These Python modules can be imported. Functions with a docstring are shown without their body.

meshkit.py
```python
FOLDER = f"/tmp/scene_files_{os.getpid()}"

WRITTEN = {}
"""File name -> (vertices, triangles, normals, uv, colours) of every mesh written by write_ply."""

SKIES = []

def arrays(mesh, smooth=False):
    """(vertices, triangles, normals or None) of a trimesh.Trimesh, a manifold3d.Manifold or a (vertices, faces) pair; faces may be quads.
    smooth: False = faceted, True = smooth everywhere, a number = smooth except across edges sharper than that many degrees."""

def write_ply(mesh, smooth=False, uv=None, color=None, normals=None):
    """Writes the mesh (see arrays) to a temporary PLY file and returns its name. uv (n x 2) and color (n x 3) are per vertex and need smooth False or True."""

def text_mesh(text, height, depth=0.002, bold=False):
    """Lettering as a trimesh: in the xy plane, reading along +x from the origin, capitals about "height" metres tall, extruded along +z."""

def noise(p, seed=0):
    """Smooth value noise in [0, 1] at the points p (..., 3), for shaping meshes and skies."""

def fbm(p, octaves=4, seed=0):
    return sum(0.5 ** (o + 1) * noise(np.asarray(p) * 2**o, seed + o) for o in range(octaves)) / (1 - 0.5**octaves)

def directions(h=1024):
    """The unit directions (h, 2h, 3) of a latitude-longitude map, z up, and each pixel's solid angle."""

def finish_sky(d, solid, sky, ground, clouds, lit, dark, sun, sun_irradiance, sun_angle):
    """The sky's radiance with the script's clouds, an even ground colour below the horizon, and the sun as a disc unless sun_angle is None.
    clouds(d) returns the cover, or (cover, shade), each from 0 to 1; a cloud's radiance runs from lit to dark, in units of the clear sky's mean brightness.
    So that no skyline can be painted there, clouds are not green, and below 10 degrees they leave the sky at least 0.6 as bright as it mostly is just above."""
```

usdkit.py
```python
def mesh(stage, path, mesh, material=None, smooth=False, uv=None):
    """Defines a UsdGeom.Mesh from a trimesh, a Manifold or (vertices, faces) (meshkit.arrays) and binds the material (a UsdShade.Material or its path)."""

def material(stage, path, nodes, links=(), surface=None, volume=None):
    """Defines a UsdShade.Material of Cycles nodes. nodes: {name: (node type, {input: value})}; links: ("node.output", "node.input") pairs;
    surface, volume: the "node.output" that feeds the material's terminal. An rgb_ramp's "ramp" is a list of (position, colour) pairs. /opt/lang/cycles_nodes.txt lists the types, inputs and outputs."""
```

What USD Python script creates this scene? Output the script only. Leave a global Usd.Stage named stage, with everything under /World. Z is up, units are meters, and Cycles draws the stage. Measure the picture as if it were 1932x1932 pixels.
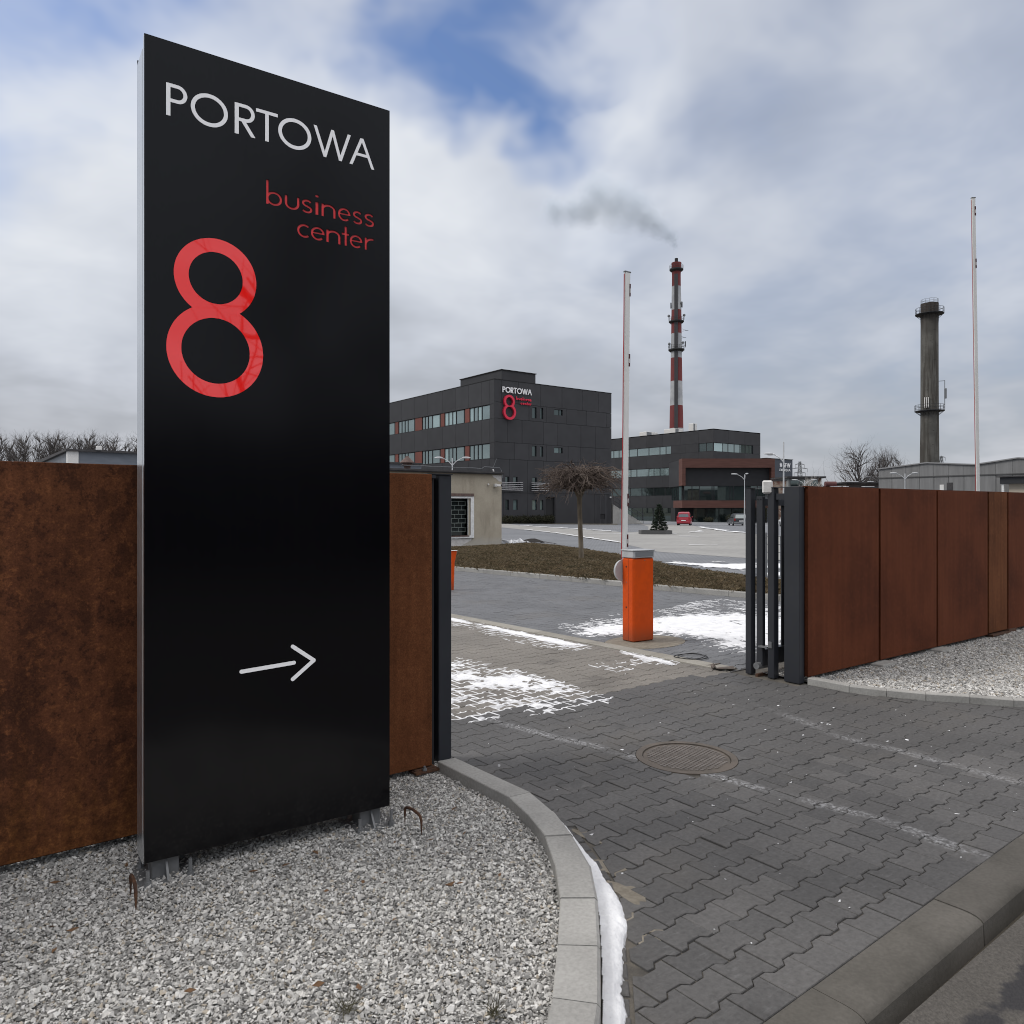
import math, random
import numpy as np
import trimesh
import manifold3d
import shapely
import usdkit, meshkit
from shapely.geometry import Polygon, LineString, Point, box as sbox
from shapely.ops import unary_union
from shapely import affinity
from pxr import Usd, UsdGeom, UsdLux, UsdShade, Gf, Sdf, Vt

# ------------------------------------------------------------------ stage, camera, sky, sun
stage = Usd.Stage.CreateInMemory()
UsdGeom.SetStageUpAxis(stage, UsdGeom.Tokens.z)
UsdGeom.SetStageMetersPerUnit(stage, 1.0)
UsdGeom.Xform.Define(stage, '/World')
UsdGeom.Scope.Define(stage, '/World/Looks')
rng = random.Random(7)
nrg = np.random.default_rng(11)

EYE = 1.68
cam = UsdGeom.Camera.Define(stage, '/World/camera')
cam.AddTransformOp().Set(Gf.Matrix4d(.8, -.6, 0, 0, 0, 0, 1, 0, -.6, -.8, 0, 0, 0, 0, EYE, 1))
cam.CreateFocalLengthAttr(26.74)
cam.CreateHorizontalApertureAttr(36.0)
cam.CreateVerticalApertureAttr(36.0)
cam.CreateVerticalApertureOffsetAttr(-0.149)
cam.CreateClippingRangeAttr(Gf.Vec2f(.05, 5000))


SUN_DIR = np.array([-0.62, 0.42, 0.80]); SUN_DIR /= np.linalg.norm(SUN_DIR)
SUN_ELEV = math.asin(SUN_DIR[2]); SUN_ROT = math.atan2(SUN_DIR[0], SUN_DIR[1])
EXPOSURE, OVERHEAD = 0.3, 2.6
BLUE = (1.0, 1.13, 1.38)
SKY_STRENGTH, SUN_INTENSITY, SUN_ANGLE = 0.09, 0.4, 20.0

cam.CreateExposureAttr(EXPOSURE)


class G:
    """Collects shader nodes; an input given as 'node.output' becomes a link."""
    def __init__(s):
        s.n, s.l = {}, []

    def __call__(s, kind, out=None, **k):
        name = f'{kind.split("_")[0]}{len(s.n)}'
        given = {}
        for a, b in k.items():
            if isinstance(b, str) and '.' in b:
                s.l.append((b, f'{name}.{a}'))
            else:
                given[a] = b
        s.n[name] = (kind, given)
        return f'{name}.{out}' if out else name

    def math(s, t, a, b=0.0, c=0.0, clamp=False):
        return s('math', 'value', math_type=t, value1=a, value2=b, value3=c, use_clamp=clamp)

    def vec(s, t, a, b=(0, 0, 0), out='vector', **k):
        return s('vector_math', out, math_type=t, vector1=a, vector2=b, **k)

    def noise(s, v, scale, detail=4.0, rough=.55, distortion=0.0):
        return s('noise_texture', 'fac', vector=v, scale=scale, detail=detail, roughness=rough, distortion=distortion)

    def ramp(s, f, *stops):
        return s('rgb_ramp', 'color', fac=f, ramp=[(p, c if np.ndim(c) else (c, c, c)) for p, c in stops])

    def step(s, f, a, b, lo=0.0, hi=1.0):
        return s('map_range', 'result', range_type='smoothstep', value=f, from_min=a, from_max=b, to_min=lo, to_max=hi, clamp=True)

    def mix(s, f, a, b, kind='mix'):
        return s('mix_color', 'result', blend_type=kind, fac=f, a=a, b=b)

    def make(s, name, surface=None, volume=None):
        return usdkit.material(stage, '/World/Looks/' + name, s.n, s.l, surface=surface, volume=volume)


def direction(px, py):
    """unit direction, world, of a point of the photograph given on a 1932 pixel grid (only used to say where the gaps in the clouds lie)"""
    xc, zc = (px - 966) / 1435., (958 - py) / 1435.
    v = np.array([.8 * xc + .6, -.6 * xc + .8, zc])
    return tuple(v / np.linalg.norm(v))


def sky_material():
    g = G()
    d = g('texture_coordinate', 'generated')
    sky = g('sky_texture', 'color', sky_type='single_scattering', sun_disc=False, sun_elevation=SUN_ELEV, sun_rotation=SUN_ROT, altitude=200.0, air_density=1.0, aerosol_density=2.0, ozone_density=1.0)
    sx = g('separate_xyz', vector=d)
    z = g.math('maximum', sx + '.z', 0.0)
    inv = g.math('divide', 1.0, g.math('add', z, .24))
    plane = g.vec('scale', d, scale=inv)                                   # the cloud deck seen in perspective
    flat = g.vec('multiply', plane, (1, 1, 0))
    n2 = g.noise(g.vec('add', flat, (7.3, 2.1, 4.0)), 2.7, 4.0, .5, .2)
    n3 = g.noise(g.vec('add', flat, (1.3, 8.1, 2.0)), .95, 2.0, .5)
    wob = g('noise_texture', 'color', vector=d, scale=5.5, detail=3.0, roughness=.6)
    dw = g.vec('normalize', g.vec('add', d, g.vec('scale', g.vec('subtract', wob, (.5, .5, .5)), scale=.30)))

    def blobs(spots, inner):
        tot = None
        for px, py, deg, amt in spots:
            c = g.vec('dot_product', dw, direction(px, py), out='value')
            m = g.step(c, math.cos(math.radians(deg * 1.4)), math.cos(math.radians(deg * inner)), 0.0, amt)
            tot = m if tot is None else g.math('add', tot, m)
        return tot
    gap = blobs(((830, 15, 5.5, .55), (985, 120, 5.5, .60), (1160, 125, 4.5, .62), (1030, 250, 4.0, .45), (60, 0, 8.5, .70), (400, 10, 6.0, .62), (620, 0, 6, .55), (1780, 60, 24, .28), (1330, 20, 7, .2)), .1)
    gap = g.math('minimum', gap, 1.0)
    cover = g.math('subtract', 1.0, g.math('multiply', gap, g.step(n2, .40, .66, 1.0, .30)))
    glow = blobs(((60, 300, 13, .42), (880, 330, 11, .32), (1150, 250, 7, .25), (480, 110, 9, .15)), 0.0)
    b = g.math('add', g.math('multiply', g.math('subtract', n2, .5), .95), g.math('multiply', g.math('subtract', n3, .5), .55))
    b = g.math('add', g.math('add', b, glow), g.step(z, .02, .40, .40, .54), clamp=True)
    cl = g.ramp(b, (0., (.34, .37, .42)), (.35, (.445, .475, .53)), (.6, (.565, .60, .67)), (.85, (.685, .72, .785)), (1., (.77, .80, .85)))
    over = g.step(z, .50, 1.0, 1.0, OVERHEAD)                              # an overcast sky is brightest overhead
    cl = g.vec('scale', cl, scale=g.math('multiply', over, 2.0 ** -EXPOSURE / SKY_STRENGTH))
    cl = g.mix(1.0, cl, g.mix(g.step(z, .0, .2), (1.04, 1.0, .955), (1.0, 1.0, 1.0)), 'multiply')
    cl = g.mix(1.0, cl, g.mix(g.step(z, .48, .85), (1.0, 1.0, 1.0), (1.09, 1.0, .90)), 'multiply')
    blue = g.mix(1.0, sky, BLUE, 'multiply')
    col = g.mix(cover, blue, cl)
    return g.make('sky', surface=g('background_shader', 'background', color=col, strength=SKY_STRENGTH))


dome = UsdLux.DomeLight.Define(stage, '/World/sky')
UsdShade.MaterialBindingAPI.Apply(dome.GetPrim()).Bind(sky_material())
dome.GetPrim().SetCustomDataByKey('kind', 'structure')
sun = UsdLux.DistantLight.Define(stage, '/World/sun')
sun.CreateIntensityAttr(SUN_INTENSITY); sun.CreateNormalizeAttr(True) if hasattr(sun, 'CreateNormalizeAttr') else None
sun.CreateAngleAttr(SUN_ANGLE); sun.CreateColorAttr(Gf.Vec3f(1, .97, .93))
sun.AddTransformOp().Set(Gf.Matrix4d().SetRotate(Gf.Rotation(Gf.Vec3d(0, 0, 1), Gf.Vec3d(*map(float, SUN_DIR)))))

# ------------------------------------------------------------------ helpers
used = {}


def fresh(parent, name):
    k = used.get((parent, name), 0)
    used[(parent, name)] = k + 1
    return name if k == 0 else f'{name}_{k:03d}'


def path_of(p):
    return '/World' if p is None else (p if isinstance(p, str) else str(p.GetPath()))


def data(prim, **k):
    for a, b in k.items():
        if b:
            prim.SetCustomDataByKey(a, b)
    return prim


def thing(name, label=None, category=None, loc=(0, 0, 0), rotz=0.0, group=None, kind=None, parent=None, scale=None):
    par = path_of(parent)
    x = UsdGeom.Xform.Define(stage, f'{par}/{fresh(par, name)}')
    x.AddTranslateOp().Set(Gf.Vec3d(*map(float, loc)))
    if rotz:
        x.AddRotateZOp().Set(float(rotz))
    if scale:
        x.AddScaleOp().Set(Gf.Vec3f(*((scale,) * 3 if np.ndim(scale) == 0 else scale)))
    return data(x.GetPrim(), label=label, category=category, group=group, kind=kind)


def obj(name, mesh, mat, parent=None, smooth=False, label=None, category=None, group=None, kind=None):
    par = path_of(parent)
    m = usdkit.mesh(stage, f'{par}/{fresh(par, name)}', mesh.get() if isinstance(mesh, MB) else mesh, mat, smooth=smooth)
    return data(m.GetPrim(), label=label, category=category, group=group, kind=kind)


def copy_of(src, loc, rotz=0.0, label=None, group=None, scale=None, name=None):
    was = src.GetCustomData()
    t = thing(name or src.GetName().rstrip('0123456789').rstrip('_'), label or was.get('label'), was.get('category'), loc, rotz, group or was.get('group'), scale=scale)
    t.GetReferences().AddInternalReference(src.GetPath())
    t.SetInstanceable(True)
    return t


class MB:
    """collects faces into one mesh"""
    def __init__(s):
        s.v, s.f, s.k = [], [], 0

    def add(s, v, f):
        v = np.asarray(v, float); f = np.asarray(f, int)
        if f.shape[1] == 4:
            f = np.vstack([f[:, [0, 1, 2]], f[:, [0, 2, 3]]])
        s.v.append(v); s.f.append(f + s.k); s.k += len(v)
        return s

    def tri(s, m):
        return s.add(m.vertices, m.faces)

    def box(s, x0, x1, y0, y1, z0, z1, c=0.0):
        a = np.array([[x0, y0, z0], [x1, y1, z1]])
        if c:
            return s.tri(cbox(x1 - x0, y1 - y0, z1 - z0, c, ((x0 + x1) / 2, (y0 + y1) / 2, (z0 + z1) / 2)))
        v = [[a[i][0], a[j][1], a[k][2]] for i in (0, 1) for j in (0, 1) for k in (0, 1)]
        return s.add(v, [[0, 1, 3, 2], [4, 6, 7, 5], [0, 4, 5, 1], [2, 3, 7, 6], [0, 2, 6, 4], [1, 5, 7, 3]])

    def tube(s, pts, r, n=6, cap=True):
        p = np.asarray(pts, float)
        r = np.full(len(p), r, float) if np.ndim(r) == 0 else np.asarray(r, float)
        t = np.gradient(p, axis=0); t /= np.maximum(np.linalg.norm(t, axis=1, keepdims=True), 1e-9)
        ref = np.array([0, 0, 1.0]) if abs(t[:, 2]).mean() < .8 else np.array([1.0, 0, 0])
        a = np.cross(t, ref); a /= np.maximum(np.linalg.norm(a, axis=1, keepdims=True), 1e-9)
        b = np.cross(t, a)
        th = np.arange(n) / n * 2 * math.pi
        v = p[:, None] + r[:, None, None] * (np.cos(th)[None, :, None] * a[:, None] + np.sin(th)[None, :, None] * b[:, None])
        v = v.reshape(-1, 3)
        i = np.arange(len(p) - 1)[:, None] * n; j = np.arange(n)[None]; k = (j + 1) % n
        f = np.stack([i + j, i + n + j, i + n + k, i + k], -1).reshape(-1, 4)
        s.add(v, f)
        if cap and n > 2:
            c = [[0, q + 1, q] if False else [0, q, q + 1] for q in range(1, n - 1)]
            s.add(v[:n], c); s.add(v[-n:], [[x[0], x[2], x[1]] for x in c])
        return s

    def cyl(s, p0, p1, r, n=12):
        return s.tube([p0, p1], r, n)

    def prism(s, poly, z0, z1):
        for g in getattr(poly, 'geoms', [poly]):
            if g.is_empty or g.geom_type != 'Polygon' or g.area < 1e-9:
                continue
            m = trimesh.creation.extrude_polygon(g, z1 - z0, engine='earcut'); m.apply_translation((0, 0, z0)); s.tri(m)
        return s

    def lathe(s, prof, c=(0, 0, 0), n=24):
        p = np.asarray(prof, float); th = np.arange(n) / n * 2 * math.pi
        v = np.stack([p[:, None, 0] * np.cos(th), p[:, None, 0] * np.sin(th), np.repeat(p[:, 1:2], n, 1)], -1).reshape(-1, 3) + c
        i = np.arange(len(p) - 1)[:, None] * n; j = np.arange(n)[None]; k = (j + 1) % n
        return s.add(v, np.stack([i + j, i + k, i + n + k, i + n + j], -1).reshape(-1, 4))

    def move(s, M):
        """4x4 applied to all so far"""
        s.v = [v @ M[:3, :3].T + M[:3, 3] for v in s.v]
        return s

    def get(s):
        return np.vstack(s.v), np.vstack(s.f)


def cbox(w, d, h, c, at=(0, 0, 0)):
    """box with chamfered edges"""
    x, y, z = w / 2, d / 2, h / 2
    p = []
    for sx in (-1, 1):
        for sy in (-1, 1):
            for sz in (-1, 1):
                p += [(sx * (x - c), sy * (y - c), sz * z), (sx * (x - c), sy * y, sz * (z - c)), (sx * x, sy * (y - c), sz * (z - c))]
    m = trimesh.convex.convex_hull(np.array(p))
    m.apply_translation(at)
    return m


def hull(points):
    return trimesh.convex.convex_hull(np.asarray(points, float))


def frame(o, u, n, up=(0, 0, 1)):
    """4x4 whose x is u (along a wall), y is up, z is n (out of the wall)"""
    M = np.eye(4)
    M[:3, 0], M[:3, 1], M[:3, 2], M[:3, 3] = u, up, n, o
    return M


def grid_sheet(poly, step, zfun, flip=False):
    """triangles over the polygon on a grid, height from zfun(x, y)"""
    x0, y0, x1, y1 = poly.bounds
    xs = np.arange(x0, x1 + step, step); ys = np.arange(y0, y1 + step, step)
    X, Y = np.meshgrid(xs, ys)
    Z = zfun(X, Y)
    keep = shapely.contains_xy(poly, X.ravel(), Y.ravel()).reshape(X.shape) & np.isfinite(Z)
    q = keep[:-1, :-1] & keep[1:, :-1] & keep[:-1, 1:] & keep[1:, 1:]
    idx = np.arange(X.size).reshape(X.shape)
    f = np.stack([idx[:-1, :-1][q], idx[:-1, 1:][q], idx[1:, 1:][q], idx[1:, :-1][q]], -1)
    v = np.stack([X.ravel(), Y.ravel(), np.nan_to_num(Z).ravel()], -1)
    if not len(f):
        return np.zeros((3, 3)), np.array([[0, 1, 2]])
    u, inv = np.unique(f, return_inverse=True)
    f = inv.reshape(f.shape)
    return v[u], np.vstack([f[:, [0, 1, 2]], f[:, [0, 2, 3]]])


def terrain(x, y=0):
    x = np.asarray(x, float)
    return -0.0145 * np.clip(x - 48, 0, 112)


def flat_sheet(poly, dz, mb=None):
    """a flat area laid on the terrain (which breaks only along x = 48 and x = 160)"""
    mb = mb or MB()
    for a, b in ((-4000, 48), (48, 160), (160, 4000)):
        part = poly.intersection(sbox(a, -4000, b, 4000))
        for g in getattr(part, 'geoms', [part]):
            if g.is_empty or g.geom_type != 'Polygon':
                continue
            v, f = trimesh.creation.triangulate_polygon(g, engine='earcut')
            mb.add(np.column_stack([v, terrain(v[:, 0]) + dz]), f)
    return mb


def in_view(x, y, margin=.12, far=1e9):
    """whether the photograph, or a camera a step to its side, sees the ground there"""
    d = .6 * x + .8 * y; s = .8 * x - .6 * y
    return (d > .6) & (np.abs(s) < d * (.673 + margin) + .5) & (d < far)


# ------------------------------------------------------------------ lettering, drawn stroke by stroke (geometric sans)
def arc(cx, cy, rx, ry, a0, a1, n=24):
    return [(cx + rx * math.cos(math.radians(a0 + (a1 - a0) * i / n)), cy + ry * math.sin(math.radians(a0 + (a1 - a0) * i / n))) for i in range(n + 1)]


def stroke(pts, w, cap='flat'):
    return LineString(pts).buffer(w / 2, cap_style=cap, join_style='mitre', mitre_limit=8)


def ring(cx, cy, rx, ry, w):
    return affinity.scale(Point(cx, cy).buffer(1, 32), rx, ry).difference(affinity.scale(Point(cx, cy).buffer(1, 32), rx - w, ry - w))


def glyph(ch, w=.118):
    """(shape, advance width) with capitals one unit high and small letters .47 high"""
    h = w / 2
    if ch == 'P':
        return unary_union([stroke([(h, 0), (h, 1)], w), stroke([(h, 1 - h * .9), (.33, 1 - h * .9)] + arc(.33, .715, .215, .285 - h * .9, 90, -90) + [(h, .43 + h * .9)], w * .9)]), .62
    if ch == 'R':
        return unary_union([glyph('P', w)[0], stroke([(.25, .46), (.57, -.02)], w * .95).intersection(sbox(0, 0, 1, 1))]), .66
    if ch == 'O':
        return ring(.56, .5, .56, .512, w), 1.12
    if ch == 'T':
        return unary_union([sbox(0, 1 - w * .88, .71, 1), sbox(.355 - h, 0, .355 + h, 1)]), .71
    if ch == 'W':
        p = [(.04, 1.02), (.39, .02), (.665, .98), (.945, .02), (1.28, 1.02)]
        return unary_union([stroke(p, w * .86)]).intersection(sbox(-.1, 0, 1.5, 1)), 1.32
    if ch == 'A':
        return unary_union([stroke([(.03, -.03), (.46, 1.0), (.89, -.03)], w * .86), sbox(.2, .36, .72, .36 + w * .8)]).intersection(sbox(-.1, 0, 1.5, 1)), .92
    if ch == '8':
        return unary_union([ring(.5, .735, .39, .30, w), ring(.5, .28, .46, .28 + .0, w)]), 1.0
    if ch == 'S':
        return stroke(arc(.32, .745, .25, .195, 30, 270, 20) + arc(.32, .275, .28, .215, 90, -150, 20)[1:], w), .64
    if ch == 'F':
        return unary_union([sbox(0, 0, w, 1), sbox(0, 1 - w, .5, 1), sbox(0, .5 - h, .44, .5 + h)]), .55
    if ch == 'E':
        return unary_union([glyph('F', w)[0], sbox(0, 0, .5, w)]), .58
    if ch == 'N':
        return unary_union([sbox(0, 0, w, 1), sbox(.62 - w, 0, .62, 1), stroke([(h, 1), (.62 - h, 0)], w)]).intersection(sbox(0, 0, 1, 1)), .72
    if ch == 'G':
        return unary_union([stroke(arc(.48, .5, .43, .45, 45, 340, 28), w), sbox(.5, .42, .93, .42 + w)]), 1.0
    if ch == 'I':
        return sbox(0, 0, w, 1), w + .08
    x = .47
    if ch == 'b':
        return unary_union([sbox(0, 0, w, .86), ring(.235 + .01, x / 2, .245, x / 2 + .01, w)]), .52
    if ch == 'u':
        return unary_union([stroke([(h, x), (h, .2)] + arc(.22, .2, .22 - h, .2 - h + .01, 180, 360) + [(.44 - h, x)], w)]), .47
    if ch == 's':
        return stroke(arc(.17, x * .73, .135, x * .215, 25, 270, 16) + arc(.17, x * .255, .15, x * .215, 90, -155, 16)[1:], w), .36
    if ch == 'i':
        return unary_union([sbox(0, 0, w, x), Point(h, x + .22).buffer(w * .62)]), .14
    if ch == 'n':
        return unary_union([sbox(0, 0, w, x), stroke([(.44 - h, 0), (.44 - h, .27)] + arc(.22, .27, .22 - h, .2 - h, 0, 180), w)]), .47
    if ch == 'e':
        return unary_union([stroke(arc(.24, x / 2, .24 - h, x / 2 - h + .01, 0, 318, 30), w), sbox(.04, x / 2 - h * .3, .48 - w * .1, x / 2 + h * 1.3)]), .50
    if ch == 'c':
        return stroke(arc(.24, x / 2, .24 - h, x / 2 - h + .01, 48, 312, 28), w), .44
    if ch == 't':
        return unary_union([sbox(.1, 0, .1 + w, .72), sbox(0, x - w, .25, x)]), .26
    if ch == 'r':
        return unary_union([sbox(0, 0, w, x), stroke([(h, .2)] + arc(.27, .2, .27 - h, x - .2 - h, 180, 75, 12), w)]), .32
    return Polygon(), .4


def word(text, x, z, height, w=.118, gap=.1, width=None):
    """list of shapes, placed in wall coordinates; width fits the whole word"""
    out, at = [], 0.0
    for ch in text:
        s, a = glyph(ch, w)
        out.append(affinity.translate(s, at, 0)); at += a + gap
    at -= gap
    sx = (width / at) if width else height
    return [affinity.translate(affinity.scale(s, sx, height, origin=(0, 0)), x, z) for s in out]


def plate(shape, z0, z1, M):
    return MB().prism(shape, z0, z1).move(M)


# ------------------------------------------------------------------ materials
def P(name, color, rough=.6, metallic=0.0, spec=.5, vary=None, vscale=3.0, bump=0.0, bscale=40.0, stretch=None, rand=0.0, coat=0.0, vdetail=5.0, island=False):
    """plain paint or stone: base colour, optional second colour by noise, optional fine relief, optional tone shift per copy"""
    g = G()
    c = color
    pos = g('geometry', 'position')
    if stretch:
        pos = g.vec('multiply', pos, stretch)
    if vary is not None:
        n = g.noise(pos, vscale, vdetail, .6)
        c = g.mix(g.step(n, .32, .68), color, vary)
    if rand:
        r = g('geometry', 'random_per_island') if island else g('object_info', 'random')
        c = g.mix(1.0, c, g.ramp(r, (0, 1 - rand), (1, 1 + rand)), 'multiply') if True else c
    k = dict(base_color=c, roughness=rough, metallic=metallic, specular_ior_level=spec, coat_weight=coat)
    if bump:
        bn = g.noise(pos, bscale, 4.0, .6)
        k['normal'] = g('bump', 'normal', height=bn, strength=bump, distance=.01)
    return g.make(name, surface=g('principled_bsdf', 'BSDF', **k))


def concrete(name, a, b, rough=.85, scale=2.5):
    g = G(); p = g('geometry', 'position')
    n = g.noise(p, scale, 6.0, .6); f = g.noise(p, 60.0, 3.0, .6); sp = g.noise(p, 220.0, 2.0, .5)
    c = g.mix(g.step(n, .3, .7), a, b)
    c = g.mix(1.0, c, g.ramp(f, (.3, .86), (.7, 1.1)), 'multiply')
    c = g.mix(g.step(sp, .66, .74, 0, .45), c, tuple(x * .55 for x in a))
    c = g.mix(1.0, c, g.ramp(g('object_info', 'random'), (0, .9), (1, 1.08)), 'multiply')
    bn = g('bump', 'normal', height=g.math('add', f, g.math('multiply', sp, .6)), strength=.35, distance=.004)
    return g.make(name, surface=g('principled_bsdf', 'BSDF', base_color=c, roughness=rough, normal=bn, specular_ior_level=.3))


def paver_material(name, a, b, salt=True):
    g = G(); p = g('geometry', 'position'); s = g('separate_xyz', vector=p)
    r = g('math', 'value', math_type='fraction', value1=g.math('add', g('object_info', 'random'), g.math('multiply', g('geometry', 'random_per_island'), 7.77)))
    n = g.noise(p, 1.3, 5.0, .55); f = g.noise(p, 45.0, 4.0, .65); sp = g.noise(p, 260.0, 2.0, .5)
    c = g.mix(r, a, b)
    c = g.mix(1.0, c, g.ramp(n, (.3, .86), (.7, 1.14)), 'multiply')
    c = g.mix(1.0, c, g.ramp(f, (.25, .70), (.5, 1.0), (.75, 1.24)), 'multiply')
    c = g.mix(g.step(sp, .64, .75, 0, .3), c, (.20, .195, .185))
    scuff = g.noise(g.vec('multiply', p, (2.0, 9.0, 1.0)), 6.0, 5.0, .7)
    c = g.mix(g.step(scuff, .54, .74, 0, .34), c, (.19, .19, .19))
    dust = g.step(g.noise(g.vec('add', p, (3, 9, 1)), .9, 6.0, .65), .50, .68, 0, .40)
    c = g.mix(dust, c, g.mix(.5, c, (.135, .118, .095)))
    oil = g.step(g.noise(g.vec('add', p, (11, 2, 5)), 1.7, 6.0, .6), .62, .72, 0, .45)
    c = g.mix(oil, c, (.038, .037, .036))
    if salt:                                                              # dried road salt in two wheel tracks that run through the gateway
        x, y = s + '.x', s + '.y'
        wob = g.math('multiply', g.math('subtract', g.noise(p, 2.2, 3.0), .5), .12)
        line = g.math('minimum', g.math('add', 3.49, g.math('multiply', g.math('subtract', 4.83, y), .205)), 4.03)
        d1 = g.math('absolute', g.math('add', g.math('subtract', x, line), wob))
        d2 = g.math('absolute', g.math('add', g.math('subtract', x, g.math('add', 5.29, g.math('multiply', g.math('maximum', g.math('subtract', y, 3.0), 0), .3))), wob))
        flake = g.noise(p, 38.0, 5.0, .75)
        fl = g.step(flake, .42, .66)
        m1 = g.math('multiply', g.step(d1, .075, .015), g.step(y, 5.2, 4.6))
        m2 = g.math('multiply', g.math('multiply', g.step(d2, .085, .015), g.step(y, 4.2, 3.2)), .75)
        m = g.math('multiply', g.math('maximum', m1, m2), g.math('multiply', fl, g.step(g.noise(p, 3.3, 3.0), .35, .58, .10, .7)))
        c = g.mix(m, c, (.42, .42, .43))
    bn = g('bump', 'normal', height=g.math('add', f, sp), strength=.4, distance=.003)
    return g.make(name, surface=g('principled_bsdf', 'BSDF', base_color=c, roughness=.72, normal=bn, specular_ior_level=.35))


def rust_material(name, dark, mid, bright, speckle=.5, streak=.5, scale=1.0, blotch=.0):
    g = G(); p = g('geometry', 'position')
    off = g.vec('scale', g('combine_xyz', 'vector', x=g('object_info', 'random'), y=.3, z=.7), scale=31.0)
    q = g.vec('add', p, off); s = g('separate_xyz', vector=p)
    big = g.noise(q, 1.6 * scale, 5.0, .6, .3)
    fine = g.noise(q, 24.0, 7.0, .75); grit = g.noise(q, 130.0, 3.0, .65)
    st = g.noise(g.vec('multiply', q, (14.0, 14.0, .7)), 1.0, 5.0, .6)
    c = g.ramp(big, (.28, dark), (.5, mid), (.74, tuple((m + b) / 2 for m, b in zip(mid, bright))))
    c = g.mix(g.step(fine, .51, .64, 0, speckle), c, bright)
    c = g.mix(g.step(fine, .46, .35, 0, speckle), c, dark)
    if blotch:                                                            # crusts with crisp ragged edges, run-off near the ground
        cl = g.noise(g.vec('multiply', q, (1, 1, .8)), 6.0, 10.0, .70, .15)
        c = g.mix(g.step(cl, .52, .55, 0, blotch), c, tuple(x * 1.15 for x in dark))
        c = g.mix(g.step(g.noise(q, 9.0, 8.0, .7), .57, .62, 0, blotch * .55), c, tuple(x * .9 for x in bright))
        foot = g.step(g.math('add', s + '.z', g.math('multiply', st, .9)), 1.0, .35, 0, .6)
        c = g.mix(foot, c, g.mix(g.step(fine, .4, .6), (.095, .034, .010), (.19, .075, .02)))
        c = g.mix(g.step(g.math('subtract', s + '.z', g.math('multiply', st, .25)), 1.62, 1.86, 0, .55), c, tuple(x * 1.25 for x in dark))
    c = g.mix(1.0, c, g.ramp(st, (.3, 1 - .45 * streak), (.7, 1 + .3 * streak)), 'multiply')
    c = g.mix(1.0, c, g.ramp(grit, (.25, .62), (.75, 1.35)), 'multiply')
    drip = g.math('multiply', g.step(st, .60, .70), g.step(g.math('add', s + '.z', g.math('multiply', big, .3)), .72, .3))
    c = g.mix(g.math('multiply', drip, .75 * streak), c, tuple(x * .35 for x in dark))
    bn = g('bump', 'normal', height=g.math('add', fine, grit), strength=.25, distance=.003)
    return g.make(name, surface=g('principled_bsdf', 'BSDF', base_color=c, roughness=.8, normal=bn, specular_ior_level=.12))


def glass_pane(name, tint, refl, inner):
    """coated office glazing: part mirror, part dark room"""
    g = G(); p = g('geometry', 'position')
    n = g.noise(g.vec('multiply', p, (1, 1, .6)), .8, 3.0)
    r = g('object_info', 'random')
    base = g.mix(g.math('multiply', g.step(r, .55, 1.0), g.step(n, .4, .65, .2, 1)), inner, tuple(min(1, x * 3.2) for x in inner))
    base = g.mix(g.step(r, .74, .76), base, tuple(min(1, x * 7) for x in inner))
    gl = g('glossy_bsdf', 'BSDF', color=tint, roughness=.02)
    df = g('diffuse_bsdf', 'BSDF', color=base)
    return g.make(name, surface=g('mix_closure', 'closure', fac=refl, closure1=df, closure2=gl))


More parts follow.
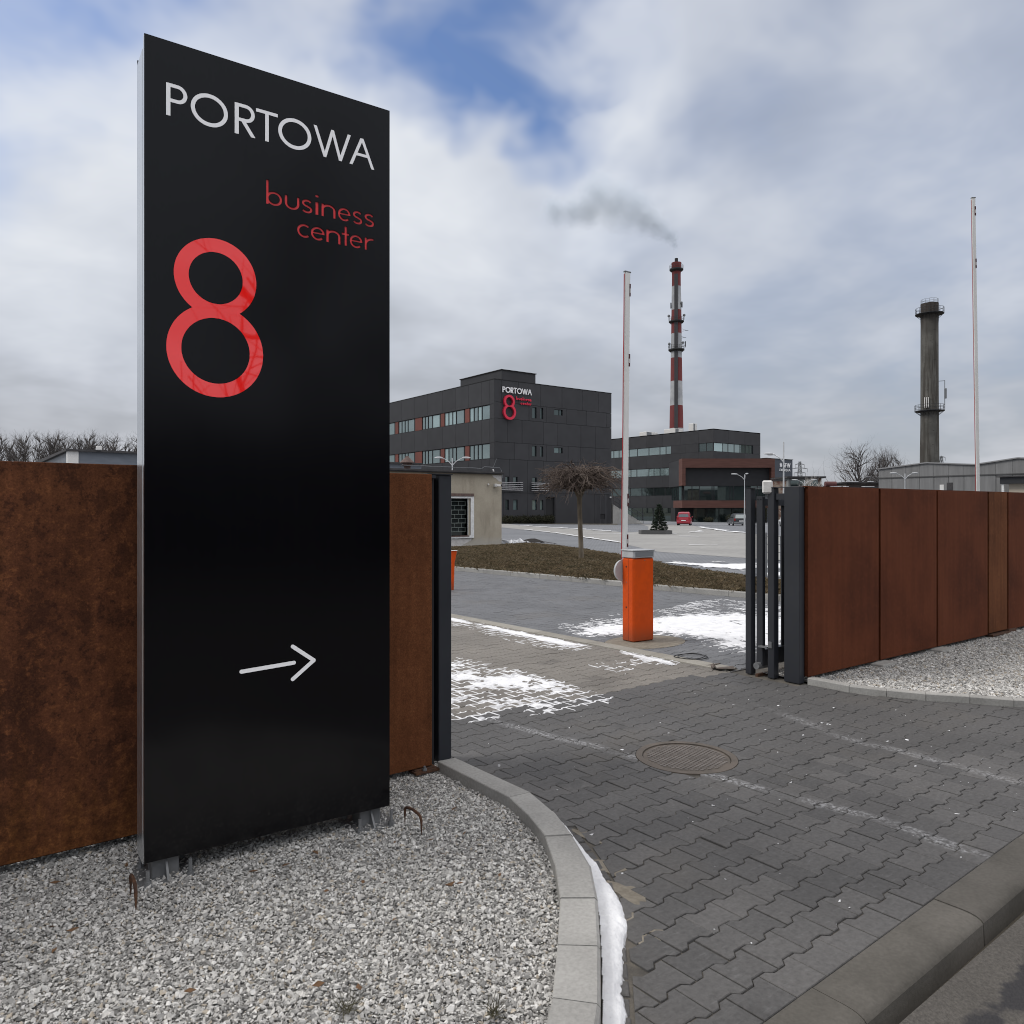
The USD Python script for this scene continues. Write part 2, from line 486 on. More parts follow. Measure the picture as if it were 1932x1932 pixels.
m_dark_paver = paver_material('dark_paver', (.072, .070, .069), (.104, .100, .097))
m_brown_paver = paver_material('brown_paver', (.135, .123, .109), (.185, .170, .150), salt=False)
m_grey_paver = paver_material('grey_paver', (.115, .118, .125), (.155, .158, .165), salt=False)
m_sand = P('joint_sand', (.115, .102, .084), .95, vary=(.06, .055, .048), vscale=9, bump=.5, bscale=120)
m_kerb = concrete('kerb_concrete', (.285, .279, .264), (.355, .348, .329))
m_road_kerb = concrete('road_kerb_concrete', (.080, .074, .064), (.118, .109, .096))
m_edging = concrete('edging_concrete', (.24, .225, .195), (.31, .295, .26))
def snow_material():
    """old snow: white where it lies thick, grey slush where it thins out, specks of grit"""
    g = G(); p = g('geometry', 'position'); s = g('separate_xyz', vector=p)
    n = g.noise(p, 7.0, 5.0, .6); f = g.noise(p, 40.0, 4.0, .65); grit = g.noise(p, 170.0, 2.0, .5)
    c = g.mix(g.step(n, .3, .7), (.70, .705, .72), (.82, .825, .835))
    thin = g.step(g.math('add', s + '.z', g.math('multiply', g.math('subtract', f, .5), .008)), .0035, -.0015, 0, .75)
    c = g.mix(g.math('multiply', thin, g.step(s + '.z', -.03, -.02)), c, (.34, .34, .35))
    c = g.mix(g.step(grit, .68, .76, 0, .6), c, (.16, .15, .14))
    bn = g('bump', 'normal', height=g.math('add', f, g.math('multiply', grit, .4)), strength=.5, distance=.008)
    return g.make('snow_surface', surface=g('principled_bsdf', 'BSDF', base_color=c, roughness=.7, normal=bn, specular_ior_level=.2))


m_snow = snow_material()
m_steel_dark = P('anthracite_steel', (.016, .018, .023), .42, vary=(.022, .024, .029), vscale=2.0, bump=.05, bscale=200)
m_black = P('black_recess', (.006, .006, .007), .8)
m_rust_left = rust_material('weathered_rust', (.038, .015, .009), (.100, .037, .018), (.180, .068, .028), .8, .5, 1.0, .6)
m_rust_right = rust_material('even_rust', (.066, .019, .0085), (.104, .030, .0125), (.138, .043, .019), .4, .32, .7)
m_rust_mid = rust_material('streaked_rust', (.075, .027, .011), (.125, .045, .018), (.18, .072, .03), .4, .5, .8)
m_rust_iron = P('rusty_iron', (.045, .020, .012), .85, vary=(.10, .045, .02), vscale=30, bump=.4, bscale=200)
m_galv = P('galvanised_steel', (.22, .225, .23), .5, metallic=.5, vary=(.16, .165, .17), vscale=12)
def sign_material():
    g = G(); p = g('geometry', 'position'); s = g('separate_xyz', vector=p)
    st = g.noise(g.vec('multiply', p, (30, 30, .8)), 1.0, 4.0, .6); n = g.noise(p, 5.0, 5.0, .65)
    r = g.math('add', .12, g.math('add', g.math('multiply', st, .05), g.math('multiply', n, .04)))
    dust = g.math('multiply', g.step(g.math('add', s + '.z', g.math('multiply', n, .5)), .75, .25), g.step(g.noise(p, 60.0, 4.0, .7), .45, .7, .1, .6))
    c = g.mix(dust, (.0010, .0010, .0017), (.009, .0085, .008))
    return g.make('sign_black', surface=g('principled_bsdf', 'BSDF', base_color=c, roughness=r, specular_ior_level=.34))


def orange_material():
    g = G(); p = g('geometry', 'position'); s = g('separate_xyz', vector=p)
    n = g.noise(p, 7.0, 6.0, .7); st = g.noise(g.vec('multiply', p, (26, 26, 1.5)), 1.0, 4.0, .6)
    c = g.mix(g.step(n, .35, .65), (.60, .070, .0015), (.52, .060, .0015))
    grime = g.math('multiply', g.step(g.math('add', s + '.z', g.math('multiply', n, .25)), .38, .12), .6)
    c = g.mix(grime, c, (.12, .055, .03))
    c = g.mix(g.step(st, .6, .75, 0, .25), c, (.30, .045, .012))
    return g.make('orange_powder_coat', surface=g('principled_bsdf', 'BSDF', base_color=c, roughness=g.math('add', .36, g.math('multiply', n, .2)), specular_ior_level=.3))


m_sign_black = sign_material()
m_sign_side = P('brushed_aluminium', (.62, .64, .66), .22, metallic=.9, vary=(.52, .54, .57), vscale=1.5, stretch=(40, 40, .5))
m_letter_white = P('white_acrylic', (.92, .92, .93), .3)
m_letter_red = P('red_acrylic', (.95, .014, .011), .025, spec=1.0, coat=.7)
m_letter_red_matt = P('red_inset', (.80, .045, .052), .3)
m_orange = orange_material()
m_cap = P('grey_cap', (.42, .43, .44), .5, vary=(.36, .37, .38), vscale=6)
m_boom = P('white_boom', (.72, .72, .70), .4, vary=(.62, .62, .60), vscale=2.0, stretch=(1, 1, .3))
m_boom_red = P('red_strip', (.30, .012, .012), .35)
m_decal_dark = P('dark_red_decal', (.05, .008, .010), .4)
m_plastic_white = P('white_plastic', (.70, .69, .67), .35, vary=(.6, .585, .56), vscale=20)
m_plastic_grey = P('grey_plastic', (.16, .17, .18), .5)
m_rubber = P('black_rubber', (.012, .012, .012), .7)

# ------------------------------------------------------------------ ground, road, kerbs, paving
def asphalt_material():
    g = G(); p = g('geometry', 'position'); s = g('separate_xyz', vector=p)
    f = g.noise(p, 70.0, 4.0, .7); v = g('voronoi_texture', 'distance', vector=p, scale=110.0); n = g.noise(p, .9, 5.0)
    c = g.mix(g.step(n, .35, .65), (.070, .064, .057), (.098, .090, .080))
    c = g.mix(1.0, c, g.ramp(f, (.25, .6), (.75, 1.4)), 'multiply')
    c = g.mix(g.step(v, .22, .05, 0, .35), c, (.20, .19, .175))
    tar = g.math('add', g.math('absolute', g.math('subtract', s + '.y', g.math('add', .985, g.math('multiply', s + '.x', .03)))), g.math('multiply', g.math('subtract', g.noise(p, 9.0, 4.0, .6), .5), .16))
    c = g.mix(g.step(tar, .055, .02, 0, .8), c, (.022, .022, .026))
    bn = g('bump', 'normal', height=g.math('subtract', f, g.math('multiply', v, .8)), strength=.7, distance=.006)
    return g.make('road_asphalt', surface=g('principled_bsdf', 'BSDF', base_color=c, roughness=.82, normal=bn, specular_ior_level=.3))


m_ground = P('bare_ground', (.10, .085, .06), .95, vary=(.15, .135, .11), vscale=.3)
m_asphalt = asphalt_material()
obj('ground', flat_sheet(sbox(-2500, -2500, 3500, 3500), -.12), m_ground, kind='structure')
obj('road', MB().add(*trimesh.creation.triangulate_polygon(Polygon([(-70, -8), (130, -8), (130, 4.70), (13.5, 1.60), (-10, .95), (-70, -.7)]), engine='earcut')[:1] and (lambda v, f: (np.column_stack([v, np.full(len(v), -.026)]), f))(*trimesh.creation.triangulate_polygon(Polygon([(-70, -8), (130, -8), (130, 4.66), (13.5, 1.44), (-10, 1.02), (-70, -.7)]), engine='earcut'))), m_asphalt, kind='structure')

RK = math.radians(1.6)                                                    # the road kerb and the paving beside it run 1.6 degrees off the fence
rk_u, rk_v, rk_o = np.array([math.cos(RK), math.sin(RK)]), np.array([-math.sin(RK), math.cos(RK)]), np.array([2.441, 1.500])
road_kerb = thing('road_kerb', kind='structure')
prof = [(0, -.12), (0, .0), (-.115, .0)] + [(-.118 - .075 * math.sin(math.radians(a)), -.030 + .030 * math.cos(math.radians(a))) for a in (20, 40, 60, 80)] + [(-.195, -.12)]
for i in range(-6, 12):
    mb = MB()
    a, b = i * .973 + .003, (i + 1) * .973 - .003
    dz = rng.uniform(-.003, .003)
    pr = np.array(prof); n = len(pr)
    v = [(*(rk_o + rk_u * x + rk_v * y), z + dz) for x in (a, b) for y, z in pr]
    f = [[k, (k + 1) % n, n + (k + 1) % n, n + k] for k in range(n)]
    mb.add(v, f); mb.add(v[:n], [[0, k + 1, k] for k in range(1, n - 1)]); mb.add(v[n:], [[0, k, k + 1] for k in range(1, n - 1)])
    obj('kerb_block', mb, m_road_kerb, road_kerb, smooth=38)

LK = 1.0095
kin = np.array([(2.473, 4.073), (2.48, 3.333), (2.417, 3.094), (2.324, 2.834), (2.177, 2.586), (2.004, 2.347), (1.784, 2.104), (1.578, 1.888), (1.36, 1.69), (1.12, 1.535)]) * LK
kout = np.array([(2.607, 4.062), (2.626, 3.321), (2.554, 3.034), (2.443, 2.765), (2.305, 2.491), (2.126, 2.256), (1.903, 2.005), (1.681, 1.77), (1.45, 1.565), (1.20, 1.40)]) * LK
rout = np.array([(6.585, 4.10), (6.602, 3.694), (6.714, 3.409), (6.857, 3.136), (7.06, 2.864), (7.234, 2.591), (7.46, 2.31), (7.73, 2.04), (8.05, 1.83), (8.45, 1.72)])
rin = np.array([(6.69, 4.11), (6.695, 3.73), (6.79, 3.452), (6.935, 3.18), (7.14, 2.91), (7.315, 2.642), (7.53, 2.37), (7.79, 2.115), (8.09, 1.91), (8.46, 1.80)])


def kerb_run(name, inner, outer, top, mat, c=.012):
    t = thing(name, kind='structure')
    for i in range(len(inner) - 1):
        a0, a1, b0, b1 = inner[i], inner[i + 1], outer[i], outer[i + 1]
        def sh(p, q, k):
            d = (q - p) / np.linalg.norm(q - p); return p + d * k, q - d * k
        a0, a1 = sh(a0, a1, .0022); b0, b1 = sh(b0, b1, .0022)
        dz = rng.uniform(-.003, .003)
        def toward(p, q, k):
            return p + (q - p) / np.linalg.norm(q - p) * k
        pts = [(*p, -.10) for p in (a0, a1, b0, b1)] + [(*p, top + dz - .004) for p in (a0, a1)] + [(*p, top + dz - c) for p in (b0, b1)]
        pts += [(*toward(p, q, .004), top + dz) for p, q in ((a0, b0), (a1, b1))] + [(*toward(p, q, c), top + dz) for p, q in ((b0, a0), (b1, a1))]
        obj('kerb_block', hull(pts), mat, t)
    return t


kerb_run('gravel_bed_kerb', kin, kout, .085, m_kerb)
kerb_run('gravel_bed_kerb', rin, rout, .06, m_kerb, .006)

# edging strip between the two lanes
def edge_x(y):
    return 6.345 + .046 * (10 - y) * .9


edging = thing('lane_edging', kind='structure')
y = 4.95
while y < 24:
    q = [(edge_x(v) + s, v) for v, s in ((y + .003, -.095), (y + .003, .095), (y + .997, .095), (y + .997, -.095))]
    z1 = .012 + rng.uniform(-.002, .002)
    obj('edging_block', hull([(a, b, -.1) for a, b in q] + [(a, b, z1 - .006) for a, b in q] + [(a + (edge_x(b) - a) * .07, b, z1) for a, b in q]), m_edging, edging)
    y += 1.0

# island kerb and turf
isl_near = [(12.25, 7.1), (11.98, 8.87), (11.73, 10.3), (11.6, 12.0), (11.42, 13.6), (11.2, 15.4), (11.0, 17.1), (10.75, 19.0), (10.5, 21.0), (10.25, 23.0), (10.0, 25.0)]
isl_far = [(12.8, 25.0), (15.7, 25.0), (18.2, 25.4), (20.6, 26.4), (20.45, 24.6), (20.2, 23.6), (19.31, 21.3), (18.07, 18.17), (16.34, 14.85), (15.45, 12.75), (14.9, 11.0), (14.1, 8.8), (13.3, 7.2)]
island = Polygon(isl_near + isl_far)
ik = thing('island_kerb', kind='structure')
def resample(pts, step):
    l = LineString(pts); n = max(1, round(l.length / step))
    return np.array([l.interpolate(i / n, normalized=True).coords[0] for i in range(n + 1)])
for run in (resample(isl_near, .98),):
    for p, q in zip(run[:-1], run[1:]):
        d = (q - p) / np.linalg.norm(q - p); nn = np.array([d[1], -d[0]])
        c4 = [p + d * .004, q - d * .004, q - d * .004 + nn * .1, p + d * .004 + nn * .1]
        obj('kerb_block', hull([(*c, -.1) for c in c4] + [(*c, .105) for c in c4[2:]] + [(*(c + nn * .008), .105) for c in c4[:2]] + [(*c, .09) for c in c4[:2]]), m_kerb, ik)
for run in (resample(isl_far[3:], 1.0),):
    for p, q in zip(run[:-1], run[1:]):
        d = (q - p) / np.linalg.norm(q - p); nn = np.array([d[1], -d[0]])
        c4 = [p + d * .004, q - d * .004, q - d * .004 + nn * .08, p + d * .004 + nn * .08]
        obj('kerb_block', hull([(*c, -.1) for c in c4] + [(*c, .06) for c in c4]), m_kerb, ik)


def turf_material():
    g = G(); p = g('geometry', 'position')
    a, b, f = g.noise(p, 2.2, 6.0, .65), g.noise(p, 9.0, 5.0, .7), g.noise(p, 60.0, 3.0, .7)
    c = g.ramp(a, (.3, (.055, .041, .027)), (.5, (.092, .069, .044)), (.7, (.125, .096, .062)))
    c = g.mix(g.step(b, .55, .72, 0, .25), c, (.050, .048, .026))
    c = g.mix(1.0, c, g.ramp(f, (.25, .55), (.75, 1.5)), 'multiply')
    bn = g('bump', 'normal', height=g.math('add', b, f), strength=.9, distance=.03)
    return g.make('dead_turf', surface=g('principled_bsdf', 'BSDF', base_color=c, roughness=.95, normal=bn, specular_ior_level=.1))


m_turf = turf_material()
def turf_z(X, Y):
    pts = shapely.points(X.ravel(), Y.ravel())
    e = shapely.distance(island.exterior, pts).reshape(X.shape)
    return .075 + .16 * (1 - np.exp(-e / 1.1)) + .05 * (meshkit.fbm(np.stack([X * 1.2, Y * 1.2, X * 0], -1), 4, 3) - .5) + .03 * (meshkit.noise(np.stack([X * 9, Y * 9, X * 0], -1), 5) - .5)
turf = thing('grass_island', kind='structure')
tv = grid_sheet(island.buffer(-.10).buffer(.06), .12, turf_z)
obj('turf', tv, m_turf, turf, smooth=True)

# paving: H-shaped interlocking blocks, .194 x .143 m
L, PW, FL, WA, TT = .194, .1428, .0835, .0593, .0125
def block_shape(flat_bottom=False, gap=.0032):
    h = L / 2 - gap; F = FL - gap; W = WA - gap * .9; q = L / 4
    top = [(h, F), (q + TT, F), (q - TT, W), (-q + TT, W), (-q - TT, F), (-h, F)]
    bot = [(-h, -PW / 2 + .001), (h, -PW / 2 + .001)] if flat_bottom else [(-x, -y) for x, y in top]
    return np.array(top + bot)


def raised(poly_pts, M2, o, z, tilt, depth=.014, ch=.0032):
    """block of the given outline, chamfered top"""
    p = np.asarray(poly_pts); n = len(p)
    c = p.mean(0)
    e0 = p - np.roll(p, 1, 0); e1 = np.roll(p, -1, 0) - p
    nrm = lambda e: np.stack([-e[:, 1], e[:, 0]], 1) / np.maximum(np.linalg.norm(e, axis=1, keepdims=True), 1e-9)
    inn = nrm(e0) + nrm(e1); inn /= np.maximum(np.linalg.norm(inn, axis=1, keepdims=True), 1e-9)
    ins = p + inn * ch
    def w(q, zz):
        r = q @ M2.T + o
        return np.column_stack([r, np.full(n, z + zz) + (q @ tilt)])
    v = np.vstack([w(p, -depth), w(p, -ch * .8), w(ins, 0.0)])
    i = np.arange(n); j = (i + 1) % n
    f = np.vstack([np.stack([k * n + i, k * n + j, (k + 1) * n + j, (k + 1) * n + i], 1) for k in (0, 1)])
    f = np.vstack([f[:, [0, 1, 2]], f[:, [0, 2, 3]]])
    if n == 12:
        t = [[0, 1, 10], [0, 10, 11], [1, 2, 9], [1, 9, 10], [2, 3, 8], [2, 8, 9], [3, 4, 7], [3, 7, 8], [4, 5, 6], [4, 6, 7]]
    else:
        _, t = trimesh.creation.triangulate_polygon(Polygon(ins), engine='earcut')
        vv = trimesh.creation.triangulate_polygon(Polygon(ins), engine='earcut')[0]
        from scipy.spatial import cKDTree
        idx = cKDTree(ins).query(vv)[1]
        t = idx[t]
        t = [x for x in t if len(set(x)) == 3]
    f = np.vstack([f, np.array(t) + 2 * n])
    return v, f


road_line = [tuple(rk_o + rk_u * s + rk_v * .002) for s in (-2.0, 11.5)]
inner_left = 1.2
paved = Polygon([tuple(kout[-1])] + [tuple(p) for p in kout[::-1]] + [(2.6, 4.12), (2.6, 4.45), (inner_left, 4.45), (inner_left, 21), (10.62, 21)] + isl_near[:8][::-1] + [(12.6, 4.4), (6.60, 4.4), (6.60, 4.12)] + [tuple(p) for p in rout] + [(9.5, 1.72), road_line[1], tuple(rk_o + rk_u * -1.28 + rk_v * .002)]).buffer(0)
course = LineString([tuple(p) for p in kout[2:]]).buffer(.112, cap_style='flat')        # a course of small setts along the kerb
manhole_at, manhole_r = (4.02, 3.40), .335
plinth = affinity.scale(Point(7.05, 6.62).buffer(1, 12), .55, .40)
strip = Polygon([(edge_x(v) + s, v) for v, s in ((4.93, -.1), (4.93, .1), (24, .1), (24, -.1))])
field = paved.difference(unary_union([course, Point(*manhole_at).buffer(manhole_r + .004, 32), plinth, strip.buffer(.003), sbox(6.44, 4.12, 12.6, 4.88)]))
shapely.prepare(field)
M2 = np.array([rk_u, rk_v]).T
whole, first = block_shape(), block_shape(True)
blocks = {'dark': [], 'brown': [], 'grey': []}
mats = {'dark': m_dark_paver, 'brown': m_brown_paver, 'grey': m_grey_paver}
outlines = []
for r in range(0, 140):
    for k in range(-12, 58):
        c0 = np.array([(k + .5 * (r % 2)) * L + .006, (r + .5) * PW + .003])
        o = rk_o + M2 @ c0
        if not in_view(o[0], o[1], .16) or not (.4 < o[0] < 13 and o[1] < 21):
            continue
        q = first if r == 0 else whole
        poly = Polygon(q @ M2.T + o)
        if not field.intersects(poly):
            continue
        outlines.append(q @ M2.T + o)
        inner = o[1] > 5.141 - .068 * (o[0] - 3.256)
        kind = 'grey' if (o[0] > edge_x(o[1]) and o[1] > 4.88) else 'brown' if inner else 'dark'
        z = nrg.normal(0, .0011); tilt = nrg.normal(0, .009, 2)
        d = .6 * o[0] + .8 * o[1]
        if field.contains(poly):
            blocks[kind].append((d, *raised(q, M2, o, z, tilt)))
        else:
            got = poly.intersection(field)
            for gg in getattr(got, 'geoms', [got]):
                if gg.geom_type == 'Polygon' and gg.area > .0035:
                    gg = gg.simplify(.002).buffer(-.001)
                    if gg.geom_type != 'Polygon' or gg.is_empty or len(gg.interiors):
                        continue
                    gg = shapely.geometry.polygon.orient(gg)
                    pts = (np.array(gg.exterior.coords[:-1]) - o) @ M2
                    if len(pts) >= 3:
                        blocks[kind].append((d, *raised(pts, M2, o, z, tilt, ch=.002)))
# setts along the kerb
sett_pts = resample([tuple(p) for p in kout[1:]], .1)
for p, q in zip(sett_pts[:-1], sett_pts[1:]):
    d = (q - p) / np.linalg.norm(q - p); nn = np.array([-d[1], d[0]])
    o = (p + q) / 2 + nn * (.055 if nn @ (np.array([5, 3]) - p) > 0 else -.055)
    if in_view(*o, .16):
        w = rng.uniform(.040, .046)
        pts = np.array([(-w, -.044), (w, -.044), (w, .044), (-w, .044)])
        R2 = np.array([[d[0], -d[1]], [d[1], d[0]]])
        blocks['dark'].append((.6 * o[0] + .8 * o[1], *raised(pts, R2, o, nrg.normal(-.001, .002), nrg.normal(0, .03, 2), ch=.006)))
for kind, name in (('dark', 'forecourt_paving'), ('brown', 'gateway_lane_paving'), ('grey', 'side_lane_paving')):
    t = thing(name, kind='structure')
    bl = sorted(blocks[kind], key=lambda b: b[0])
    for _, v, f in bl[:300]:
        obj('paver', (v, f), mats[kind], t)
    mb = MB()
    for _, v, f in bl[300:]:
        mb.add(v, f)
    if mb.v:
        obj('farther_pavers', mb, mats[kind], t, kind='stuff')
    if kind == 'dark':
        bed = paved.union(course).buffer(.05).difference(unary_union([Point(*manhole_at).buffer(.3, 32)]))
        v, f = trimesh.creation.triangulate_polygon(bed, engine='earcut')
        obj('joint_sand', (np.column_stack([v, np.full(len(v), -.0078)]), f), m_sand, t)

# sand and mortar patches beside the setts and round the barrier's foot
m_mortar = concrete('sandy_mortar', (.165, .145, .115), (.235, .21, .17), scale=14)
def blob(cx, cy, rx, ry, seed, n=26):
    r = random.Random(seed); ph = [r.uniform(0, 6.3) for _ in range(4)]
    return Polygon([(cx + rx * math.cos(a) * k, cy + ry * math.sin(a) * k) for a in np.linspace(0, 2 * math.pi, n, endpoint=False) for k in [1 + .16 * math.sin(3 * a + ph[0]) + .12 * math.sin(5 * a + ph[1]) + .08 * math.sin(8 * a + ph[2])]])
mb = MB().prism(plinth.buffer(.02), -.03, .003)
obj('barrier_plinth', mb, m_mortar, kind='structure')
mb = MB()
for i, (a, b, rx, ry) in enumerate([(2.47, 2.60, .05, .09), (2.37, 2.38, .05, .11), (2.22, 2.20, .06, .12), (2.62, 2.92, .03, .10), (2.16, 2.08, .04, .07)]):
    mb.prism(blob(a + .03, b - .02, rx, ry, 40 + i), -.02, -.0012)
obj('sand_patches', mb, m_mortar, kind='stuff')

# manhole
m_iron = P('cast_iron', (.080, .068, .056), .7, vary=(.115, .095, .078), vscale=6, bump=.3, bscale=120, spec=.4)
m_iron_worn = P('worn_iron', (.17, .15, .135), .55, vary=(.115, .10, .088), vscale=14, bump=.2, bscale=150)
mh = thing('manhole', 'round rusty cast iron manhole cover set in the dark paving of the forecourt', 'manhole cover', (*manhole_at, 0))
obj('rim', MB().prism(Point(0, 0).buffer(manhole_r, 48).difference(Point(0, 0).buffer(.293, 48)), -.05, .002), m_iron, mh)
obj('lid', MB().prism(Point(0, 0).buffer(.287, 48), -.05, -.0055), m_iron, mh)
mb = MB()
for i in range(-8, 9):
    for j in range(-11, 12):
        x, yy = i * .033 + (.0165 if j % 2 else 0), j * .0245
        if x * x + yy * yy < .262 ** 2:
            mb.tri(hull([(x + a * .0125 * k, yy + b * .009 * k, zz) for a in (-1, 1) for b in (-1, 1) for k, zz in ((1, -.006), (.8, .0005))]))
mb.move(trimesh.transformations.rotation_matrix(math.radians(-42), (0, 0, 1)))
obj('tread_pattern', mb, m_iron_worn, mh)

# gravel beds
m_bed = P('gravel_fines', (.26, .253, .24), .95, vary=(.15, .146, .14), vscale=30, bump=.8, bscale=150)
left_bed = Polygon([(-3, 4.6), (2.60, 4.6), (2.55, 4.08)] + [tuple(p) for p in kin] + [(.9, 1.45), (-3, 1.3)])
right_bed = Polygon([(6.62, 4.6), (6.66, 4.12)] + [tuple(p) for p in rin] + [(9.2, 1.72), (16, 1.9), (16, 4.6)])
def bed_z(X, Y):
    return .012 + .022 * (meshkit.fbm(np.stack([X * 1.7, Y * 1.7, X * 0], -1), 3, 9) - .45) + 0 * X
for bed, name in ((left_bed, 'gravel_bed'), (right_bed, 'gravel_bed')):
    obj(name, grid_sheet(bed.buffer(.03), .05, bed_z), m_bed, kind='structure')
stone_mats = [P(f'stone_{i}', c, .8, vary=tuple(x * k for x in c), vscale=60, spec=.3) for i, (c, k) in enumerate([((.60, .588, .56), .8), ((.46, .45, .43), .8), ((.34, .333, .32), .75), ((.70, .69, .665), .88), ((.45, .40, .33), .8), ((.24, .236, .226), .8), ((.53, .518, .495), .7)])]


def scatter(name, pts, rad, label, cat, seed):
    pi = UsdGeom.PointInstancer.Define(stage, '/World/' + fresh('/World', name))
    protos = []
    r = np.random.default_rng(seed)
    for i in range(14):
        q = r.normal(size=(11, 3)); q /= np.linalg.norm(q, axis=1, keepdims=True)
        q *= np.array([1.15, .85, .6]) * r.uniform(.8, 1.1, (11, 1))
        p = str(pi.GetPath()) + f'/stone_shape_{i:03d}'
        usdkit.mesh(stage, p, hull(q), stone_mats[[0, 1, 0, 3, 2, 1, 6, 0, 3, 4, 1, 5, 6, 2][i]])
        protos.append(p)
    pi.CreatePrototypesRel().SetTargets([Sdf.Path(p) for p in protos])
    n = len(pts)
    pi.CreatePositionsAttr(Vt.Vec3fArray.FromNumpy(pts.astype(np.float32)))
    pi.CreateProtoIndicesAttr(Vt.IntArray.FromNumpy(r.integers(0, 14, n).astype(np.int32)))
    q = r.normal(size=(n, 4)); q[:, :2] *= .45; q[:, 3] = q[:, 3]                 # mostly lying flat, turned any way
    q = np.stack([q[:, 2], q[:, 0] * .6, q[:, 1] * .6, q[:, 3]], 1); q /= np.linalg.norm(q, axis=1, keepdims=True)
    pi.CreateOrientationsAttr(Vt.QuathArray([Gf.Quath(float(a), float(b), float(c), float(d)) for a, b, c, d in q]))
    s = rad * np.clip(r.lognormal(0, .42, n), .42, 2.3)
    pi.CreateScalesAttr(Vt.Vec3fArray.FromNumpy(np.repeat(s[:, None], 3, 1).astype(np.float32)))
    data(pi.GetPrim(), label=label, category=cat, kind='stuff')


def bed_points(bed, cell, seed, far):
    r = np.random.default_rng(seed)
    x0, y0, x1, y1 = bed.bounds
    X, Y = np.meshgrid(np.arange(x0, x1, cell), np.arange(y0, y1, cell))
    X = X.ravel() + r.uniform(-.6, .6, X.size) * cell; Y = Y.ravel() + r.uniform(-.6, .6, Y.size) * cell
    k = shapely.contains_xy(bed.buffer(.008), X, Y) & in_view(X, Y, .10, far)
    X, Y = X[k], Y[k]
    return np.stack([X, Y, bed_z(X, Y) + r.uniform(.000, .013, len(X))], 1)


pts = bed_points(left_bed, .0094, 5, 7)
scatter('gravel', pts, .0067, 'pale grey crushed stone around the foot of the black sign', 'gravel', 21)
pts = bed_points(right_bed, .0140, 6, 15)
scatter('gravel', pts, .0102, 'pale grey crushed stone in front of the right hand rusty fence', 'gravel', 22)

joint_tree = shapely.STRtree([shapely.LinearRing(b) for b in outlines])
# snow left on the blocks: one sheet that dips below the block tops, so that it fills the joints first
def snow_sheet(name, cores, extent, step, label, thick=.0065, seed=1, top=0.0):
    core = unary_union([Polygon(c).buffer(0) for c in cores]); ext = unary_union([extent.buffer(0), core])
    def zf(X, Y):
        pt = shapely.points(X.ravel(), Y.ravel())
        dc = shapely.distance(core, pt).reshape(X.shape); de = shapely.distance(ext.exterior if ext.geom_type == 'Polygon' else ext.boundary, pt).reshape(X.shape)
        di = np.where(dc > 0, 0, shapely.distance(core.boundary, pt).reshape(X.shape))
        n = meshkit.fbm(np.stack([X * 3.2, Y * 3.2, X * 0], -1), 4, seed) - .5
        n2 = meshkit.fbm(np.stack([X * 16, Y * 16, X * 0], -1), 3, seed + 9) - .5
        z = np.where(dc > 0, -.0012 - .0052 * dc / np.maximum(dc + de, 1e-6), -.0014 + thick * np.minimum(1, di / .32))
        z = z + n * (.016 if thick < .012 else .009) + n2 * .012 * (thick < .012)
        inside = (de > 0) | (dc == 0)
        dj = joint_tree.query_nearest(pt, return_distance=True, all_matches=False)[1].reshape(X.shape)
        fill = np.clip(2.2 * ((n + .5 * n2) * 4.2 + 1.5 - 1.3 * dc / np.maximum(dc + de, 1e-6)), 0, 1)
        z = np.maximum(z, -.0095 + .0120 * fill * np.exp(-(dj / .0085) ** 4))
        return np.where(z < -.0085, np.nan, np.minimum(z, thick) + top)
    obj(name, grid_sheet(ext, step, zf), m_snow, smooth=True, label=label, category='snow', kind='stuff')


C1 = [(3.6, 6.9), (4.18, 6.61), (4.42, 6.63), (4.6, 6.56), (4.46, 6.19), (4.64, 6.06), (4.68, 5.85), (4.68, 5.61), (4.64, 5.2), (4.42, 5.15), (4.18, 5.23), (4.15, 5.45), (4.16, 5.71), (4.05, 6.1), (3.6, 6.2)]
C2 = [(4.10, 5.08), (4.37, 5.09), (4.78, 4.99), (4.5, 4.88), (4.26, 4.84), (4.10, 4.87)]
snow_sheet('snow', [C1, C2], Polygon([(3.5, 7.6), (4.58, 7.25), (4.7, 7.08), (4.78, 6.58), (4.8, 6.09), (4.82, 5.48), (4.8, 5.1), (4.85, 4.88), (4.59, 4.72), (4.13, 4.72), (3.78, 4.8), (3.5, 4.9), (3.2, 4.95), (2.9, 4.8), (2.9, 5.6), (3.2, 6.6)]), .0062, 'thin snow patch with snowy block joints just inside the gateway', seed=3)
A1 = [(6.22, 12.5), (6.25, 9.8), (6.30, 8.1), (6.335, 6.87), (6.22, 6.85), (6.08, 7.08), (6.03, 7.7), (6.07, 8.5), (6.10, 9.1), (6.02, 9.6), (5.95, 12.5)]
snow_sheet('snow', [A1], Polygon(A1).buffer(.30).intersection(sbox(5, 5, 6.33, 13)), .012, 'long white strip of snow lying along the concrete edging of the lane', thick=.018, seed=4)
B1p = [(6.37, 6.35), (6.40, 6.1), (6.44, 5.55), (6.26, 5.5), (6.24, 5.84), (6.28, 6.16)]
snow_sheet('snow', [B1p], unary_union([Polygon(B1p).buffer(.05), Polygon([(5.5, 6.05), (6.2, 5.95), (6.3, 5.6), (5.5, 5.45)])]).buffer(0).intersection(sbox(5, 5, 6.43, 7)), .0065, 'short snow strip along the edging nearest to the gate posts', thick=.014, seed=5)
